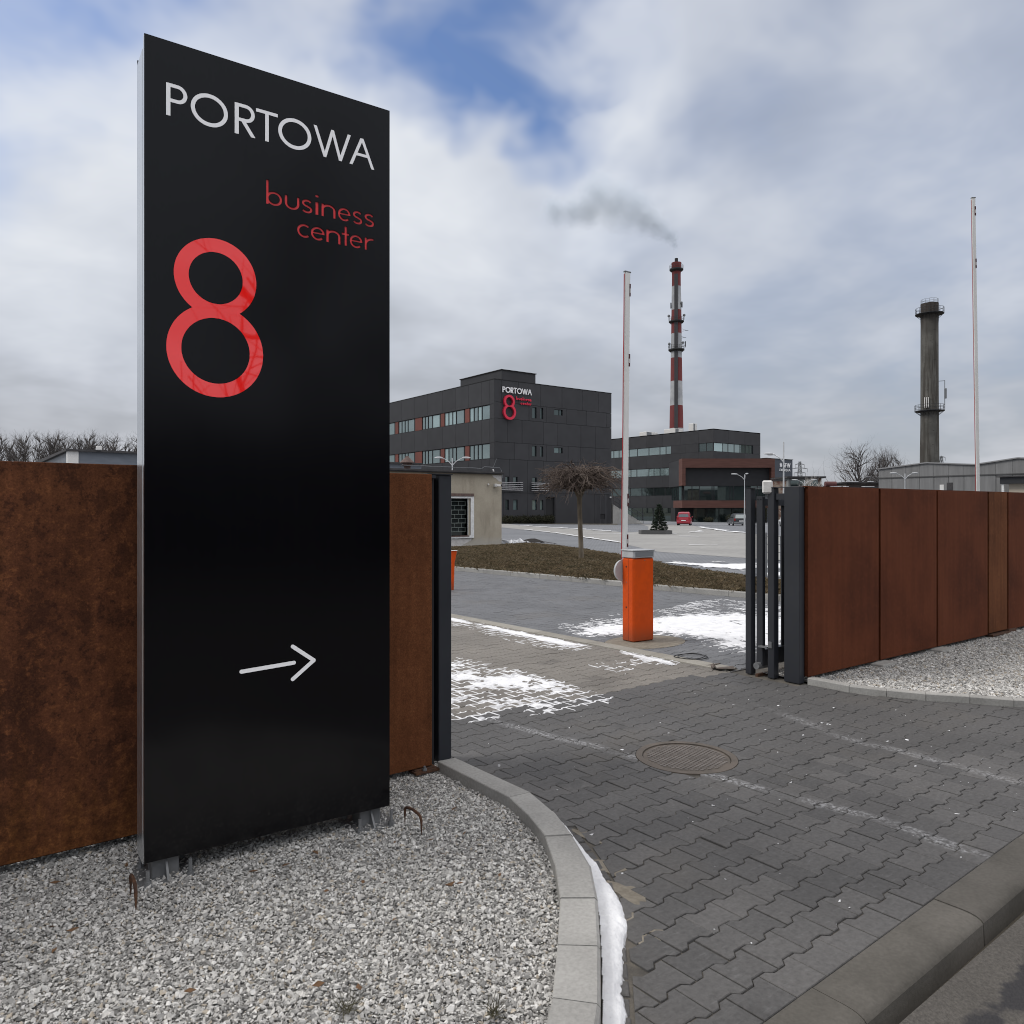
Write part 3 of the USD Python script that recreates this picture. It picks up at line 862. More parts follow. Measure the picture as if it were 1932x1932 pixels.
E1 = [(6.72, 7.42), (6.9, 8.03), (7.55, 8.05), (8.2, 8.0), (8.7, 7.95), (9.13, 7.89), (9.5, 7.8), (10.2, 7.45), (10.6, 6.4), (9.6, 5.6), (8.2, 5.5), (7.97, 5.83), (7.83, 5.93), (7.88, 6.22), (7.8, 6.75), (7.45, 7.2), (7.2, 7.22)]
snow_sheet('snow', [E1], Polygon([(6.7, 7.3), (6.75, 8.2), (7.29, 8.44), (7.97, 8.64), (8.6, 8.63), (9.66, 8.6), (10.9, 9.0), (11.5, 8.9), (11.6, 7.6), (11.4, 5.6), (9, 4.95), (7.39, 5.1), (7.18, 5.82), (7.7, 6.3), (7.4, 7.05)]), .0105, 'broad snow patch on the side lane around the orange barrier', seed=6)
so = -.025 * np.array([.8, .6]) + np.array([(2.68, 3.12), (2.61, 2.936), (2.543, 2.768), (2.5, 2.634), (2.438, 2.526), (2.378, 2.397), (2.327, 2.302), (2.236, 2.177), (2.125, 2.093), (2.022, 1.996), (1.907, 1.886), (1.837, 1.797), (1.76, 1.72), (1.6, 1.54)])
snow_kerb = Polygon([tuple(p + (.006, -.003)) for p in kout[1:9]] + [tuple(p) for p in so[::-1]]).buffer(0)
def kerb_snow_z(X, Y):
    pt = shapely.points(X.ravel(), Y.ravel())
    e = shapely.distance(snow_kerb.exterior, pt).reshape(X.shape); k = shapely.distance(LineString([tuple(p) for p in kout]), pt).reshape(X.shape)
    n = meshkit.fbm(np.stack([X * 14, Y * 14, X * 0], -1), 3, 2) - .5
    return -.012 + .030 * (1 - np.exp(-np.where(k < .05, .06, e) / .018)) + n * .012 + .009 * (meshkit.fbm(np.stack([X * 55, Y * 55, X * 0], -1), 3, 7) - .5)
obj('snow', grid_sheet(snow_kerb.buffer(.004), .006, kerb_snow_z), m_snow, smooth=True, label='melting ribbon of snow against the outside of the curved kerb', category='snow', kind='stuff')
mb = MB(); r = random.Random(12)
for i in range(120):
    x, yy = r.uniform(2.0, 6.4), r.uniform(1.6, 4.7)
    if not field.contains(Point(x, yy)):
        continue
    s = r.choice([.003, .004, .005, .007, .011]); q = np.array([[r.gauss(0, 1), r.gauss(0, 1), r.gauss(0, .4)] for _ in range(8)])
    mb.tri(hull(q / 1.6 * s + (x, yy, .001)))
obj('snow_crumbs', mb, m_snow, label='tiny crumbs of snow scattered over the dark forecourt blocks', category='snow', kind='stuff')

# the yard beyond: grey block paving, a pale concrete lane, snow left in lines
def yard_material(name, a, b, bw, bh, lines=.75):
    g = G(); p = g('geometry', 'position')
    br = g('brick_texture', 'fac', vector=p, scale=1.0, brick_width=bw, row_height=bh, mortar_size=.012, color1=(1, 1, 1), color2=(1, 1, 1), mortar=(0, 0, 0))
    n, f = g.noise(p, .35, 6.0, .6), g.noise(g.vec('multiply', p, (1, 3, 1)), 2.5, 4.0, .6)
    c = g.mix(g.step(n, .3, .7), a, b)
    c = g.mix(1.0, c, g.ramp(f, (.3, .85), (.7, 1.12)), 'multiply')
    c = g.mix(br, c, tuple(x * lines for x in a))
    return g.make(name, surface=g('principled_bsdf', 'BSDF', base_color=c, roughness=.8, specular_ior_level=.3))


m_yard = yard_material('yard_blocks', (.165, .172, .185), (.215, .222, .235), .2, .1)
m_lane = yard_material('pale_lane_blocks', (.265, .26, .25), (.325, .32, .305), .4, .4, .9)
yard = Polygon([(-25, 21.0), (10.6, 21.0), (11.6, 10.0), (12.3, 7.0), (12.3, 4.5), (160, 4.5), (160, 135), (-25, 135)]).difference(island)
obj('yard_paving', flat_sheet(yard, -.006), m_yard, kind='structure')
lane = Polygon([(47.5, 64.0), (43.3, 56.1), (39.85, 44.35), (37.4, 36.8), (40.5, 37.6), (44.0, 41.0), (52, 48.4), (59.4, 55.9), (66, 63), (71, 60), (58.7, 48.1), (50.8, 41.15), (44.5, 34.1), (42.5, 31.0), (37, 21), (31, 9), (20.6, 9), (21.5, 15.65), (21.9, 19.9), (25.8, 25.8), (29.2, 32.5), (32.55, 38.8), (35.8, 46.4), (38.5, 53), (42, 64)])
obj('yard_lane', flat_sheet(lane, .0), m_lane, kind='structure')
def snow_line(label, pts, w, seed, dz=.006):
    pts = resample(pts, .5); r = random.Random(seed); ph = [r.uniform(0, 6.3) for _ in range(3)]
    up, dn = [], []
    for i, p in enumerate(pts):
        q = pts[min(i + 1, len(pts) - 1)] - pts[max(i - 1, 0)]; q = q / np.linalg.norm(q); n = np.array([-q[1], q[0]])
        k = w * (.55 + .3 * math.sin(i * .8 + ph[0]) + .25 * math.sin(i * 2.1 + ph[1]) + r.uniform(-.15, .15))
        up.append(p + n * max(.02, k)); dn.append(p - n * max(.02, k) * .5)
    poly = Polygon(up + dn[::-1]).buffer(0)
    mb = flat_sheet(poly, dz)
    mb2 = MB()
    v, f = mb.get()
    mb2.add(v + (0, 0, .03), f)
    obj('snow', mb2, m_snow, label=label, category='snow', kind='stuff')
snow_line('thin snow line along the far side of the pale lane', [(43.3, 56.3), (39.85, 44.5), (37.9, 38.5)], .55, 1)
snow_line('thin snow line where the pale lane meets the nearer grey blocks', [(35.8, 46.2), (32.55, 38.6), (29.2, 32.3), (25.8, 25.6)], .22, 2)
snow_line('snow line curving away to the right of the pale lane', [(57.5, 47.0), (50.8, 41.0), (44.5, 34.0), (42.3, 30.6)], .6, 3)
snow_line('snow along the far kerb in front of the black and red building', [(61, 70), (70, 63.2), (77, 58), (86, 51.5)], .9, 4)
snow_line('snow on the pale lane to the right of the planted island', [(40.3, 33.9), (42.5, 34.6), (44.0, 36.0)], .35, 5)
snow_line('snow along the left front of the planted island', [(33.6, 36.6), (35.2, 35.0), (37.6, 32.6)], .35, 6)
snow_line('short oval of snow on the pale lane', [(26.9, 22.6), (27.9, 21.8)], .22, 7)
snow_line('faint snow streak on the pale lane nearer the red car', [(34.3, 29.5), (35.2, 28.8)], .3, 8)
def yard_snow(X, Y):
    n = meshkit.fbm(np.stack([X * .9, Y * .9, X * 0], -1), 4, 8) - .5 + .35 * (meshkit.fbm(np.stack([X * 5, Y * 5, X * 0], -1), 3, 4) - .5)
    e = shapely.distance(ys.exterior, shapely.points(X.ravel(), Y.ravel())).reshape(X.shape)
    z = -.03 + n * .10 + .035 * np.minimum(1, e / .8)
    return np.where(z < 0, np.nan, np.minimum(z, .02) + .004)
ys = Polygon([(15.6, 10.6), (17.0, 14.6), (18.6, 17.6), (19.6, 17.0), (20.4, 13.9), (21.0, 9.5), (18.5, 7.0), (15.2, 7.5)])
obj('snow', grid_sheet(ys, .07, yard_snow), m_snow, smooth=True, label='snow patch on the grey yard behind the grass island', category='snow', kind='stuff')
m_verge = P('brown_verge', (.13, .11, .075), .95, vary=(.17, .15, .11), vscale=1.2)
obj('verge', flat_sheet(Polygon([(51.5, 64.7), (64, 64.7), (58.5, 58.8), (52, 62.3)]), .012), m_verge, kind='structure')

# ------------------------------------------------------------------ the black sign
SA, SB = np.array([.7155, 3.66]), np.array([1.893, 3.60])
su = (SB - SA) / np.linalg.norm(SB - SA); sn = np.array([su[1], -su[0]])
SW, SZ0, SZ1, SD = 1.179, .108, 3.776, .205
sign = thing('totem_sign', 'tall black entrance sign with white and red lettering and a big red 8', 'sign', (*SA, 0), math.degrees(math.atan2(su[1], su[0])))
WALL = frame((0, 0, 0), (1, 0, 0), (0, -1, 0))                              # local: x along the face, face at y = 0
white = word('PORTOWA', .089, 3.441, .146, .122)
anchors = [(.089, .178), (.193, .356), (.387, .482), (.485, .589), (.591, .755), (.767, .962), (.955, 1.091)]
fit = []
for s, (a, b) in zip(white, anchors):
    x0, _, x1, _ = s.bounds
    s = affinity.scale(s, (b - a) / (x1 - x0), 1, origin=(x0, 0)); fit.append(affinity.translate(s, a - x0, 0))
white = fit
def fitted(text, spans, z, h, w=.072):
    out = []
    for ch, (a, b) in zip(text, spans):
        s = affinity.scale(glyph(ch, w)[0], h, h, origin=(0, 0)); x0, _, x1, _ = s.bounds
        s = affinity.scale(s, (b - a) / (x1 - x0), 1, origin=(x0, 0)); out.append(affinity.translate(s, a - x0, z))
    return out
red = fitted('business', [(.534, .611), (.624, .696), (.709, .762), (.776, .794), (.809, .882), (.895, .962), (.975, 1.026), (1.039, 1.092)], 3.143, .135)
red += fitted('center', [(.685, .745), (.754, .825), (.834, .908), (.915, .954), (.958, 1.027), (1.040, 1.089)], 3.018, .135)
eight = unary_union([ring(.304, 2.745, .183, .183, .0635), ring(.3045, 2.4075, .2145, .2145, .063)])
eight = eight.difference(unary_union([Point(.304, 2.745).buffer(.1195, 48), Point(.3045, 2.4075).buffer(.1515, 48)]))
arrow = unary_union([LineString([(.418, .906), (.668, .920)]).buffer(.0095), LineString([(.662, 1.000), (.768, .921), (.662, .840)]).buffer(.0095)])
cut = unary_union([s.buffer(.0008) for s in white + red] + [eight.buffer(.001), arrow.buffer(.0008)])
panel = sbox(0, SZ0, SW, SZ1).difference(cut)
mb = MB()
for gpoly in getattr(panel, 'geoms', [panel]):
    m = trimesh.creation.extrude_polygon(gpoly, .004, engine='earcut'); m.apply_translation((0, 0, -.004)); mb.tri(m)
obj('front_panel', mb.move(WALL), m_sign_black, sign)
mb = MB().box(0, .0035, .001, .032, SZ0, SZ1).box(SW - .0035, SW, .001, .032, SZ0, SZ1).box(.0035, SW - .0035, .0045, .032, SZ1 - .0035, SZ1).box(.0035, SW - .0035, .0045, .032, SZ0, SZ0 + .0035)
obj('panel_edge', mb, m_sign_side, sign, label='bright metal returned edge of the front panel')
for ch, s in zip('PORTOWA', white):
    obj('letter', plate(s, -.003, .0006, WALL), m_letter_white, sign, label=f'white letter {ch}')
for ch, s in zip('businesscenter', red):
    obj('letter', plate(s, -.008, -.0042, WALL), m_letter_red_matt, sign, label=f'small red letter {ch}')
obj('numeral', plate(eight, -.005, -.0006, WALL), m_letter_red, sign, label='big glossy red figure 8')
obj('arrow', plate(arrow, -.003, .0006, WALL), m_letter_white, sign, label='white arrow pointing right')
obj('inner_box', MB().box(.02, SW - .02, .012, SD - .02, SZ0 + .015, SZ1 - .03), m_black, sign)
obj('side_panel', MB().box(-.001, .016, .043, SD, SZ0 - .02, SZ1 - .045, .002), m_sign_side, sign)
obj('side_panel', MB().box(SW - .016, SW + .001, .043, SD, SZ0 - .02, SZ1 - .045, .002), m_sign_side, sign)
obj('top_cover', MB().box(.016, SW - .016, .043, SD, SZ1 - .055, SZ1 - .045), m_sign_side, sign)
obj('back_panel', MB().box(.0, SW, SD, SD + .004, SZ0, SZ1 - .02), m_sign_black, sign)
for x0 in (.035, SW - .155):
    post = obj('post', MB().box(x0, x0 + .115, .03, .14, .0, SZ0 + .05, .004), m_galv, sign)
    mb = MB()
    for k in (.52,):
        mb.tri(hull([(x0 + .115 * k + a, yy, zz) for a in (-.005, .005) for yy, zz in ((.03, .02), (-.03, .02), (.03, .10))]))
    obj('gusset', mb, m_galv, post)
    obj('base_plate', MB().box(x0 - .06, x0 + .175, -.05, .2, .0, .022), m_galv, post)
    for bx, by in ((-.025, -.03), (.15, -.03), (-.025, .18), (.15, .18)):
        mb = MB().cyl((x0 + bx, by, 0), (x0 + bx, by, .085 + .012 * ((bx > 0) + (by > 0))), .0085, 8).cyl((x0 + bx, by, .022), (x0 + bx, by, .04), .016, 6)
        obj('anchor_bolt', mb, m_galv, sign)
for lab, p0, p1 in (('rusty bar loop standing in the gravel left of the black sign', (.648, 3.585), (.641, 3.44)), ('rusty bar loop standing in the gravel right of the black sign', (1.945, 3.53), (1.949, 3.365))):
    p0, p1 = np.array(p0), np.array(p1)
    pts = [(*p0, 0), (*p0, .10)] + [(*(p0 + (p1 - p0) * t), .10 + .022 * math.sin(t * math.pi) ** .5) for t in (.08, .2, .5, .8, .92)] + [(*p1, .09), (*p1, 0)]
    obj('rebar_loop', MB().tube(pts, .0075, 8), m_rust_iron, smooth=50, label=lab, category='steel bar')

# ------------------------------------------------------------------ rusty fences and the sliding gate
FY, FT = 4.135, 1.892
def sheet_panel(x0, x1, z0, z1, y0, dark=.0):
    return MB().box(x0, x1, y0, y0 + .035, z0, z1, .003)
lf = thing('rusty_fence', 'rusty steel fence behind the black sign, blotched with dark streaks', 'fence')
for i, (a, b, m, z0) in enumerate([(-3.6, -2.05, m_rust_left, .06), (-2.03, -.48, m_rust_left, .06), (-.46, 1.35, m_rust_left, .06), (1.37, 2.473, m_rust_mid, .058)]):
    obj('panel', sheet_panel(a, b, z0, FT, FY), m, lf)
obj('frame', MB().box(-3.6, 2.50, FY + .05, FY + .115, .04, FT - .01), m_black, lf)  # black backing box, put in to keep the panel gaps dark
obj('top_rail', MB().box(-3.6, 2.52, FY + .036, FY + .15, FT - .022, FT - .004), m_steel_dark, lf)
bracket = obj('foot_plate', MB().box(2.33, 2.50, FY - .05, FY + .05, .035, .048).box(2.34, 2.48, FY - .02, FY + .03, .048, .054), m_rust_iron, lf)
obj('bolt', MB().cyl((2.40, FY - .03, .045), (2.40, FY - .03, .075), .008, 8).cyl((2.40, FY - .03, .048), (2.40, FY - .03, .062), .015, 6), m_galv, bracket)
gp_l = thing('gate_post', 'dark grey steel post at the left side of the gateway, against the rusty fence', 'gate post', (2.61, 4.20, 0))
obj('post', MB().box(-.022, .076, .045, .20, 0, 1.895, .004), m_steel_dark, gp_l)
obj('receiver_channel', MB().box(-.105, -.085, .0, .20, 0, 1.88).box(-.085, -.022, .155, .2, 0, 1.88), m_black, gp_l)  # black plates stand in for the dark recess beside the post
obj('cap', MB().box(-.108, .08, .035, .205, 1.896, 1.902), m_steel_dark, gp_l)

rf = thing('rusty_fence', 'rusty steel fence of tall plain panels along the gravel at the right', 'fence')
xs = [6.622, 7.945, 7.985, 9.262, 9.295, 10.66, 10.70, 11.27, 11.31, 12.75, 12.79, 14.2, 14.24, 15.6]
for k in range(0, len(xs), 2):
    lab = 'narrow rusty panel with lighter patches' if k == 6 else None
    obj('panel', MB().box(xs[k], xs[k + 1], FY - .02, FY + .02, .075 if k == 6 else .062, FT - .012, .003), m_rust_mid if k == 6 else m_rust_right, rf, label=lab)
obj('frame', MB().box(6.60, 15.6, FY + .035, FY + .10, .05, FT - .02), m_black, rf)  # black core behind the panels, the shade of the gaps is its colour
obj('top_rail', MB().box(6.60, 15.6, FY - .015, FY + .12, FT - .011, FT - .004), m_rust_right, rf)
for x0, x1 in ((7.80, 8.10), (9.13, 9.43), (12.6, 12.95)):
    obj('footing', MB().box(x0, x1, FY - .14, FY + .1, -.05, .05, .008), m_kerb, rf, label='concrete footing under a panel joint')
obj('foot_plate', MB().box(10.72, 11.25, FY - .06, FY + .05, .035, .06).box(11.27, 11.52, FY - .04, FY + .06, .03, .075), m_rust_iron, rf)

gate = thing('sliding_gate', 'dark steel sliding gate drawn back between guide posts beside the right fence', 'gate')
GX = 6.53
obj('end_post', MB().box(GX, GX + .085, 4.15, 4.315, 0, 1.885, .004), m_steel_dark, gate)
obj('guide_post', MB().box(GX, GX + .08, 4.425, 4.497, 0, 1.875, .004), m_steel_dark, gate)
obj('guide_post', MB().box(GX, GX + .08, 4.69, 4.757, 0, 1.875, .004), m_steel_dark, gate)
obj('guide_bar', MB().box(GX - .005, GX + .09, 4.32, 4.76, 1.877, 1.883).box(GX + .02, GX + .08, 4.32, 4.42, 1.76, 1.82), m_steel_dark, gate)
leaf = obj('gate_leaf', MB().box(GX + .03, GX + .075, 4.575, 4.65, .10, 1.795, .004).box(GX + .075, 12.6, 4.585, 4.64, 1.70, 1.79).box(GX + .075, 12.6, 4.575, 4.65, .10, .26).box(GX + .40, 12.6, 4.605, 4.615, .26, 1.70), m_steel_dark, gate)
mb = MB()
for zz in (1.765,):
    for yy in (4.597, 4.63):
        mb.cyl((GX + .03, yy, zz), (GX + .024, yy, zz), .006, 8)
obj('bolt', mb, m_black, leaf)
obj('end_roller', MB().cyl((GX - .02, 4.615, .10), (GX + .03, 4.615, .10), .034, 16).box(GX + .02, GX + .16, 4.59, 4.64, .07, .13), m_galv, leaf)
obj('catch', MB().box(GX - .012, GX + .0, 4.445, 4.485, .30, .36).box(GX - .012, GX + .03, 4.5, 4.60, .29, .305), m_galv, gate)
obj('rail', MB().box(GX - .02, 12.6, 4.60, 4.625, -.01, .02), m_rust_iron, gate)
fl = thing('flashing_light', 'white plastic gate warning light on top of the dark guide posts', 'light', (GX + .03, 4.52, 1.80), 35)
obj('housing', cbox(.135, .10, .13, .015, (0, 0, .085)), m_plastic_white, fl)
obj('bracket', MB().box(-.03, .03, -.065, .0, -.01, .045, .004).box(-.012, .012, -.02, .02, -.03, .03), m_plastic_grey, fl)
obj('lens', MB().cyl((0, -.050, .10), (0, -.0512, .10), .016, 12), P('faded_orange_lens', (.55, .26, .14), .3), fl)

# debris where the rail begins
m_brick_dark = P('broken_brick', (.13, .10, .085), .9, vary=(.08, .07, .06), vscale=25, bump=.5, bscale=80)
for i, (x, yy, s, lab) in enumerate([(6.50, 4.98, .10, 'broken dark slab lying at the foot of the gate posts'), (6.42, 5.08, .075, 'lump of broken block beside the end of the concrete edging'), (6.58, 5.18, .06, 'small stone chunk behind the gate posts on the dark blocks')]):
    r = random.Random(i); q = np.array([[r.gauss(0, 1), r.gauss(0, .7), r.gauss(0, .35)] for _ in range(12)])
    obj('rubble', MB().tri(hull(q / 1.6 * s + (x, yy, s * .3))), m_brick_dark, label=lab, category='rubble')
th = np.linspace(0, 2 * math.pi * 1.9, 60)
pts = np.stack([6.72 + (.19 + .03 * np.sin(th * 1.7)) * np.cos(th), 5.62 + (.15 + .03 * np.cos(th * 1.3)) * np.sin(th), .012 + .004 * th / 6], 1)
obj('cable_coil', MB().tube(pts, .0045, 6), m_rubber, label='loop of black cable lying on the blocks left of the gate posts', category='cable')

# ------------------------------------------------------------------ barriers
def make_barrier(label, loc, rot, boom, lean, bw=.100, bx=.085):
    t = thing('barrier', label, 'barrier', loc, rot, 'lifting barriers with raised booms')
    W, D, H = .350, .215, 1.05
    ca = obj('cabinet', cbox(W, D, H, .018, (W / 2, D / 2, H / 2)), m_orange, t)
    obj('seam', MB().box(-.0012, .0012, .093, .0965, .02, H - .01), m_decal_dark, ca)
    for z in (.94, .43):
        obj('lock', MB().cyl((-.002, .13, z), (.004, .13, z), .011, 12), m_rubber, ca)
    obj('screw', MB().cyl((-.002, .128, .745), (.004, .128, .745), .006, 8).cyl((.19, -.002, 1.02), (.19, .004, 1.02), .007, 8), m_galv, ca)
    cp = obj('cap', MB().box(-.004, W + .004, -.004, D + .004, H + .002, H + .088, .008).box(-.012, W + .012, -.012, D + .012, H + .089, H + .103, .004), m_cap, t)
    obj('louvre', MB().box(.03, W - .02, -.006, -.0045, H + .018, H + .076), m_plastic_grey, cp)
    hub = MB().lathe([(0, .07), (.05, .068), (.10, .055), (.135, .025), (.14, 0), (.14, -.01), (0, -.01)], n=28)
    hub.move(frame((.03, D + .01, .885), (1, 0, 0), (0, 1, 0)))
    obj('hub', hub, m_cap, t, smooth=50)
    bt = .034
    M = trimesh.transformations.rotation_matrix(math.radians(lean), (0, 1, 0), (bx, D + .05, .9))
    prof = affinity.scale(Point(0, 0).buffer(1, 12), bw / 2, bt / 2).union(sbox(-bw * .36, -bt / 2, bw * .36, bt / 2))
    b = MB().prism(affinity.translate(prof, bx, D + .05), .70, boom).move(M)
    bo = obj('boom', b, m_boom, t, smooth=40)
    obj('red_edge', MB().box(bx - bw / 2 - .002, bx - bw / 2 + .004, D + .044, D + .056, 1.0, boom - .02).move(M), m_boom_red, bo)
    obj('boom_end', MB().box(bx - bw / 2 - .003, bx + bw / 2 + .003, D + .03, D + .07, boom, boom + .02, .006).move(M), m_plastic_grey, bo)
    for z in (1.26, 1.78, boom - 1.12, boom - .22):
        obj('reflector', MB().box(bx + bw / 2 - .026, bx + bw / 2 - .002, D + .05 - bt / 2 - .002, D + .05 - bt / 2 + .0, z - .08, z + .08).move(M), m_decal_dark, bo)
        obj('reflector_mark', MB().box(bx + bw / 2 - .020, bx + bw / 2 - .008, D + .05 - bt / 2 - .0035, D + .05 - bt / 2 - .0022, z - .035, z + .02).move(M), m_boom, bo)
    return t


make_barrier('orange barrier with its white boom raised, standing in the middle of the gateway', (6.876, 6.655, 0), -3.8, 4.69, .75)
make_barrier('barrier whose long thin white boom rises behind the right rusty fence', (14.04, 5.49, 0), -38, 7.0, -.9, .070)
rest = thing('boom_rest', 'orange fork post that catches a lowered boom, behind the left gate post', 'barrier rest', (8.30, 13.22, 0), -37)
prof = Polygon([(-.10, 0), (.10, 0), (.115, .55), (.165, .80), (-.165, .80), (-.115, .55)])
obj('post', MB().prism(prof, -.05, .05).move(frame((0, 0, 0), (1, 0, 0), (0, -1, 0))), m_orange, rest)
obj('top_plate', MB().box(-.17, .17, -.06, .06, .80, .812), m_boom, rest)

# ------------------------------------------------------------------ gatehouse
def render_wall(name, a, b, stain):
    g = G(); p = g('geometry', 'position'); s = g('separate_xyz', vector=p)
    n, f = g.noise(p, 1.1, 6.0, .6), g.noise(p, 30.0, 4.0, .6)
    st = g.noise(g.vec('multiply', p, (2.5, 2.5, .5)), 1.0, 5.0, .6)
    c = g.mix(g.step(n, .3, .7), a, b)
    c = g.mix(g.math('multiply', g.step(st, .5, .72), .5), c, stain)
    top = g.math('multiply', g.step(g.math('add', s + '.z', g.math('multiply', n, .7)), 3.1, 3.55), .6)
    c = g.mix(top, c, stain)
    c = g.mix(g.math('multiply', g.step(g.math('add', s + '.z', g.math('multiply', n, .6)), .75, .45), .45), c, (.36, .35, .33))
    c = g.mix(1.0, c, g.ramp(f, (.3, .92), (.7, 1.07)), 'multiply')
    bn = g('bump', 'normal', height=f, strength=.3, distance=.01)
    return g.make(name, surface=g('principled_bsdf', 'BSDF', base_color=c, roughness=.9, normal=bn, specular_ior_level=.2))


m_plaster = render_wall('beige_plaster', (.32, .285, .225), (.385, .345, .275), (.20, .165, .125))
m_plaster_patch = P('pale_patch', (.50, .48, .46), .9, vary=(.40, .38, .36), vscale=8)
m_roof_felt = P('roof_felt', (.030, .028, .030), .8, vary=(.05, .047, .048), vscale=3)
m_window_white = P('white_window_paint', (.70, .70, .69), .5, vary=(.58, .58, .57), vscale=10)
m_lintel = P('rusty_lintel', (.13, .085, .07), .8, vary=(.08, .05, .045), vscale=8)
m_dark_glass = glass_pane('old_dark_glass', (.8, .85, .85), .05, (.012, .015, .015))
GY = 27.18
gh = thing('gatehouse', 'small beige plastered gatehouse with a barred window behind the left gate post', 'building')
wall_poly = sbox(10.5, -.1, 19.81, 3.14).difference(unary_union([sbox(16.75, .50, 18.01, 2.08), sbox(12.6, .5, 13.9, 2.08)]))
Mg = frame((0, GY, 0), (1, 0, 0), (0, -1, 0))
obj('wall', plate(wall_poly, -.28, 0, Mg), m_plaster, gh)
obj('wall', MB().box(10.5, 19.81, GY + .28, GY + 5.2, -.1, 3.14), m_plaster, gh)
roof = obj('roof', MB().box(10.3, 19.86, GY - .10, GY + 5.4, 3.145, 3.235, .01).box(10.28, 19.90, GY - .13, GY - .10, 3.19, 3.26), m_roof_felt, gh)
obj('vent', MB().lathe([(.0, 3.86), (.06, 3.86), (.09, 3.80), (.12, 3.78), (.30, 3.60), (.30, 3.57), (.2, 3.56), (.2, 3.50), (.24, 3.49), (.24, 3.46), (.14, 3.44), (.14, 3.2)], (15.75, GY + 1.2, 0), 14), m_lintel, roof, label='rusty capped roof vent')
for x0, x1 in ((16.75, 18.01), (12.6, 13.9)):
    w = obj('window', MB().prism(sbox(x0 - .06, .39, x1 + .30, 2.16).difference(sbox(x0 + .0, .50, x1 + .14, 2.085)), 0, .05).move(Mg), m_window_white, gh)
    obj('reveal', MB().box(x1, x1 + .02, GY - .02, GY + .27, .5, 2.08), m_window_white, w)
    obj('pane', MB().box(x0, x1, GY + .22, GY + .24, .5, 2.08), m_dark_glass, w)
    mb = MB()
    for z in np.arange(.66, 2.0, .185):
        mb.box(x0, x1, GY + .10, GY + .112, z - .008, z + .008)
    for k, z in enumerate(np.arange(.66, 1.8, .185)):
        for q in np.arange(x0 + .18 + (.16 if k % 2 else 0), x1, .34):
            mb.box(q - .006, q + .006, GY + .10, GY + .112, z, z + .185)
    obj('grille', mb, P('grille_paint', (.20, .23, .21), .6) if 'grille' not in used else '/World/Looks/grille_paint', w)
    used['grille'] = 1
    obj('sill', MB().box(x0 - .05, x1 + .06, GY - .06, GY + .22, .45, .50), m_lintel, w)
    obj('lintel', MB().box(x0 - .1, x1 + .29, GY - .07, GY, 2.17, 2.29), m_lintel, gh)
obj('plaster_patch', MB().prism(Polygon([(19.30, 3.12), (19.80, 3.12), (19.80, 2.82), (19.62, 2.86), (19.50, 2.98), (19.36, 3.02)]), 0, .006).move(Mg), m_plaster_patch, gh)
obj('plaster_patch', MB().prism(Polygon([(16.4, .38), (18.25, .38), (18.15, .26), (17.8, .12), (17.5, -.05), (16.3, -.05)]), 0, .006).move(Mg), m_plaster_patch, gh)
cm = thing('security_camera', 'white security camera near the corner of the beige gatehouse wall', 'camera', (19.42, GY, 2.66))
obj('body', MB().box(-.02, .22, -.20, -.10, -.05, .05, .02), m_plastic_white, cm); obj('mount', MB().box(-.07, .05, -.17, .0, -.07, .07, .02), m_plastic_white, cm); obj('lens', MB().box(.2205, .27, -.19, -.11, -.03, .045), m_rubber, cm)
obj('wall_lamp', MB().box(19.03, 19.10, GY - .08, GY, 2.66, 2.74, .02), m_plastic_white, label='tiny white box left of the camera on the gatehouse wall', category='junction box')
obj('conduit', MB().tube([(15.0, GY + .3, 3.42), (18.9, GY + .2, 3.40), (19.0, GY + .2, 3.47), (19.85, GY + .2, 3.47), (19.93, GY + .2, 3.36), (19.95, GY + .1, 3.0)], .012, 5).tube([(19.5, GY + .2, 3.46), (19.68, GY + .2, 3.86)], .008, 4), m_plastic_grey, label='thin grey cable run along the gatehouse roof edge', category='cable')
obj('roof_post', MB().cyl((19.46, GY + .1, 3.22), (19.42, GY + .1, 3.38), .03, 6), m_plastic_white, label='stub of pale pipe at the corner of the gatehouse roof', category='pipe')
obj('canopy', MB().box(19.81, 20.2, GY + 1.0, GY + 2.2, 2.02, 2.10), m_kerb, gh)
mb = MB(); r = random.Random(3)
for i in range(40):
    c = np.array([20.25 + r.gauss(0, .2), 26.75 + r.gauss(0, .25), .05]); c[2] = max(.02, .25 - .5 * abs(c[0] - 20.2)) * r.random()
    q = np.array([[r.gauss(0, 1) for _ in range(3)] for _ in range(9)]) * r.uniform(.05, .11)
    mb.tri(hull(q + c))
obj('snow', mb, m_snow, label='heap of shovelled snow at the corner of the gatehouse', category='snow', kind='stuff')
obj('soil', grid_sheet(blob(21.4, 26.9, 1.0, .7, 5), .1, lambda X, Y: .02 + .25 * np.exp(-((X - 21.3) ** 2 + (Y - 26.9) ** 2) / .4) + .05 * meshkit.noise(np.stack([X * 5, Y * 5, X * 0], -1))), P('wet_soil', (.035, .030, .026), .95, bump=.8, bscale=30), label='low heap of dark soil beside the snow heap at the gatehouse', category='soil', kind='stuff')

# ------------------------------------------------------------------ bare trees
def twig_material(name, a, b):
    g = G(); p = g('geometry', 'position')
    c = g.mix(g.step(g.noise(p, 3.0, 4.0, .6), .3, .7), a, b)
    return g.make(name, surface=g('principled_bsdf', 'BSDF', base_color=c, roughness=.9, specular_ior_level=.2))


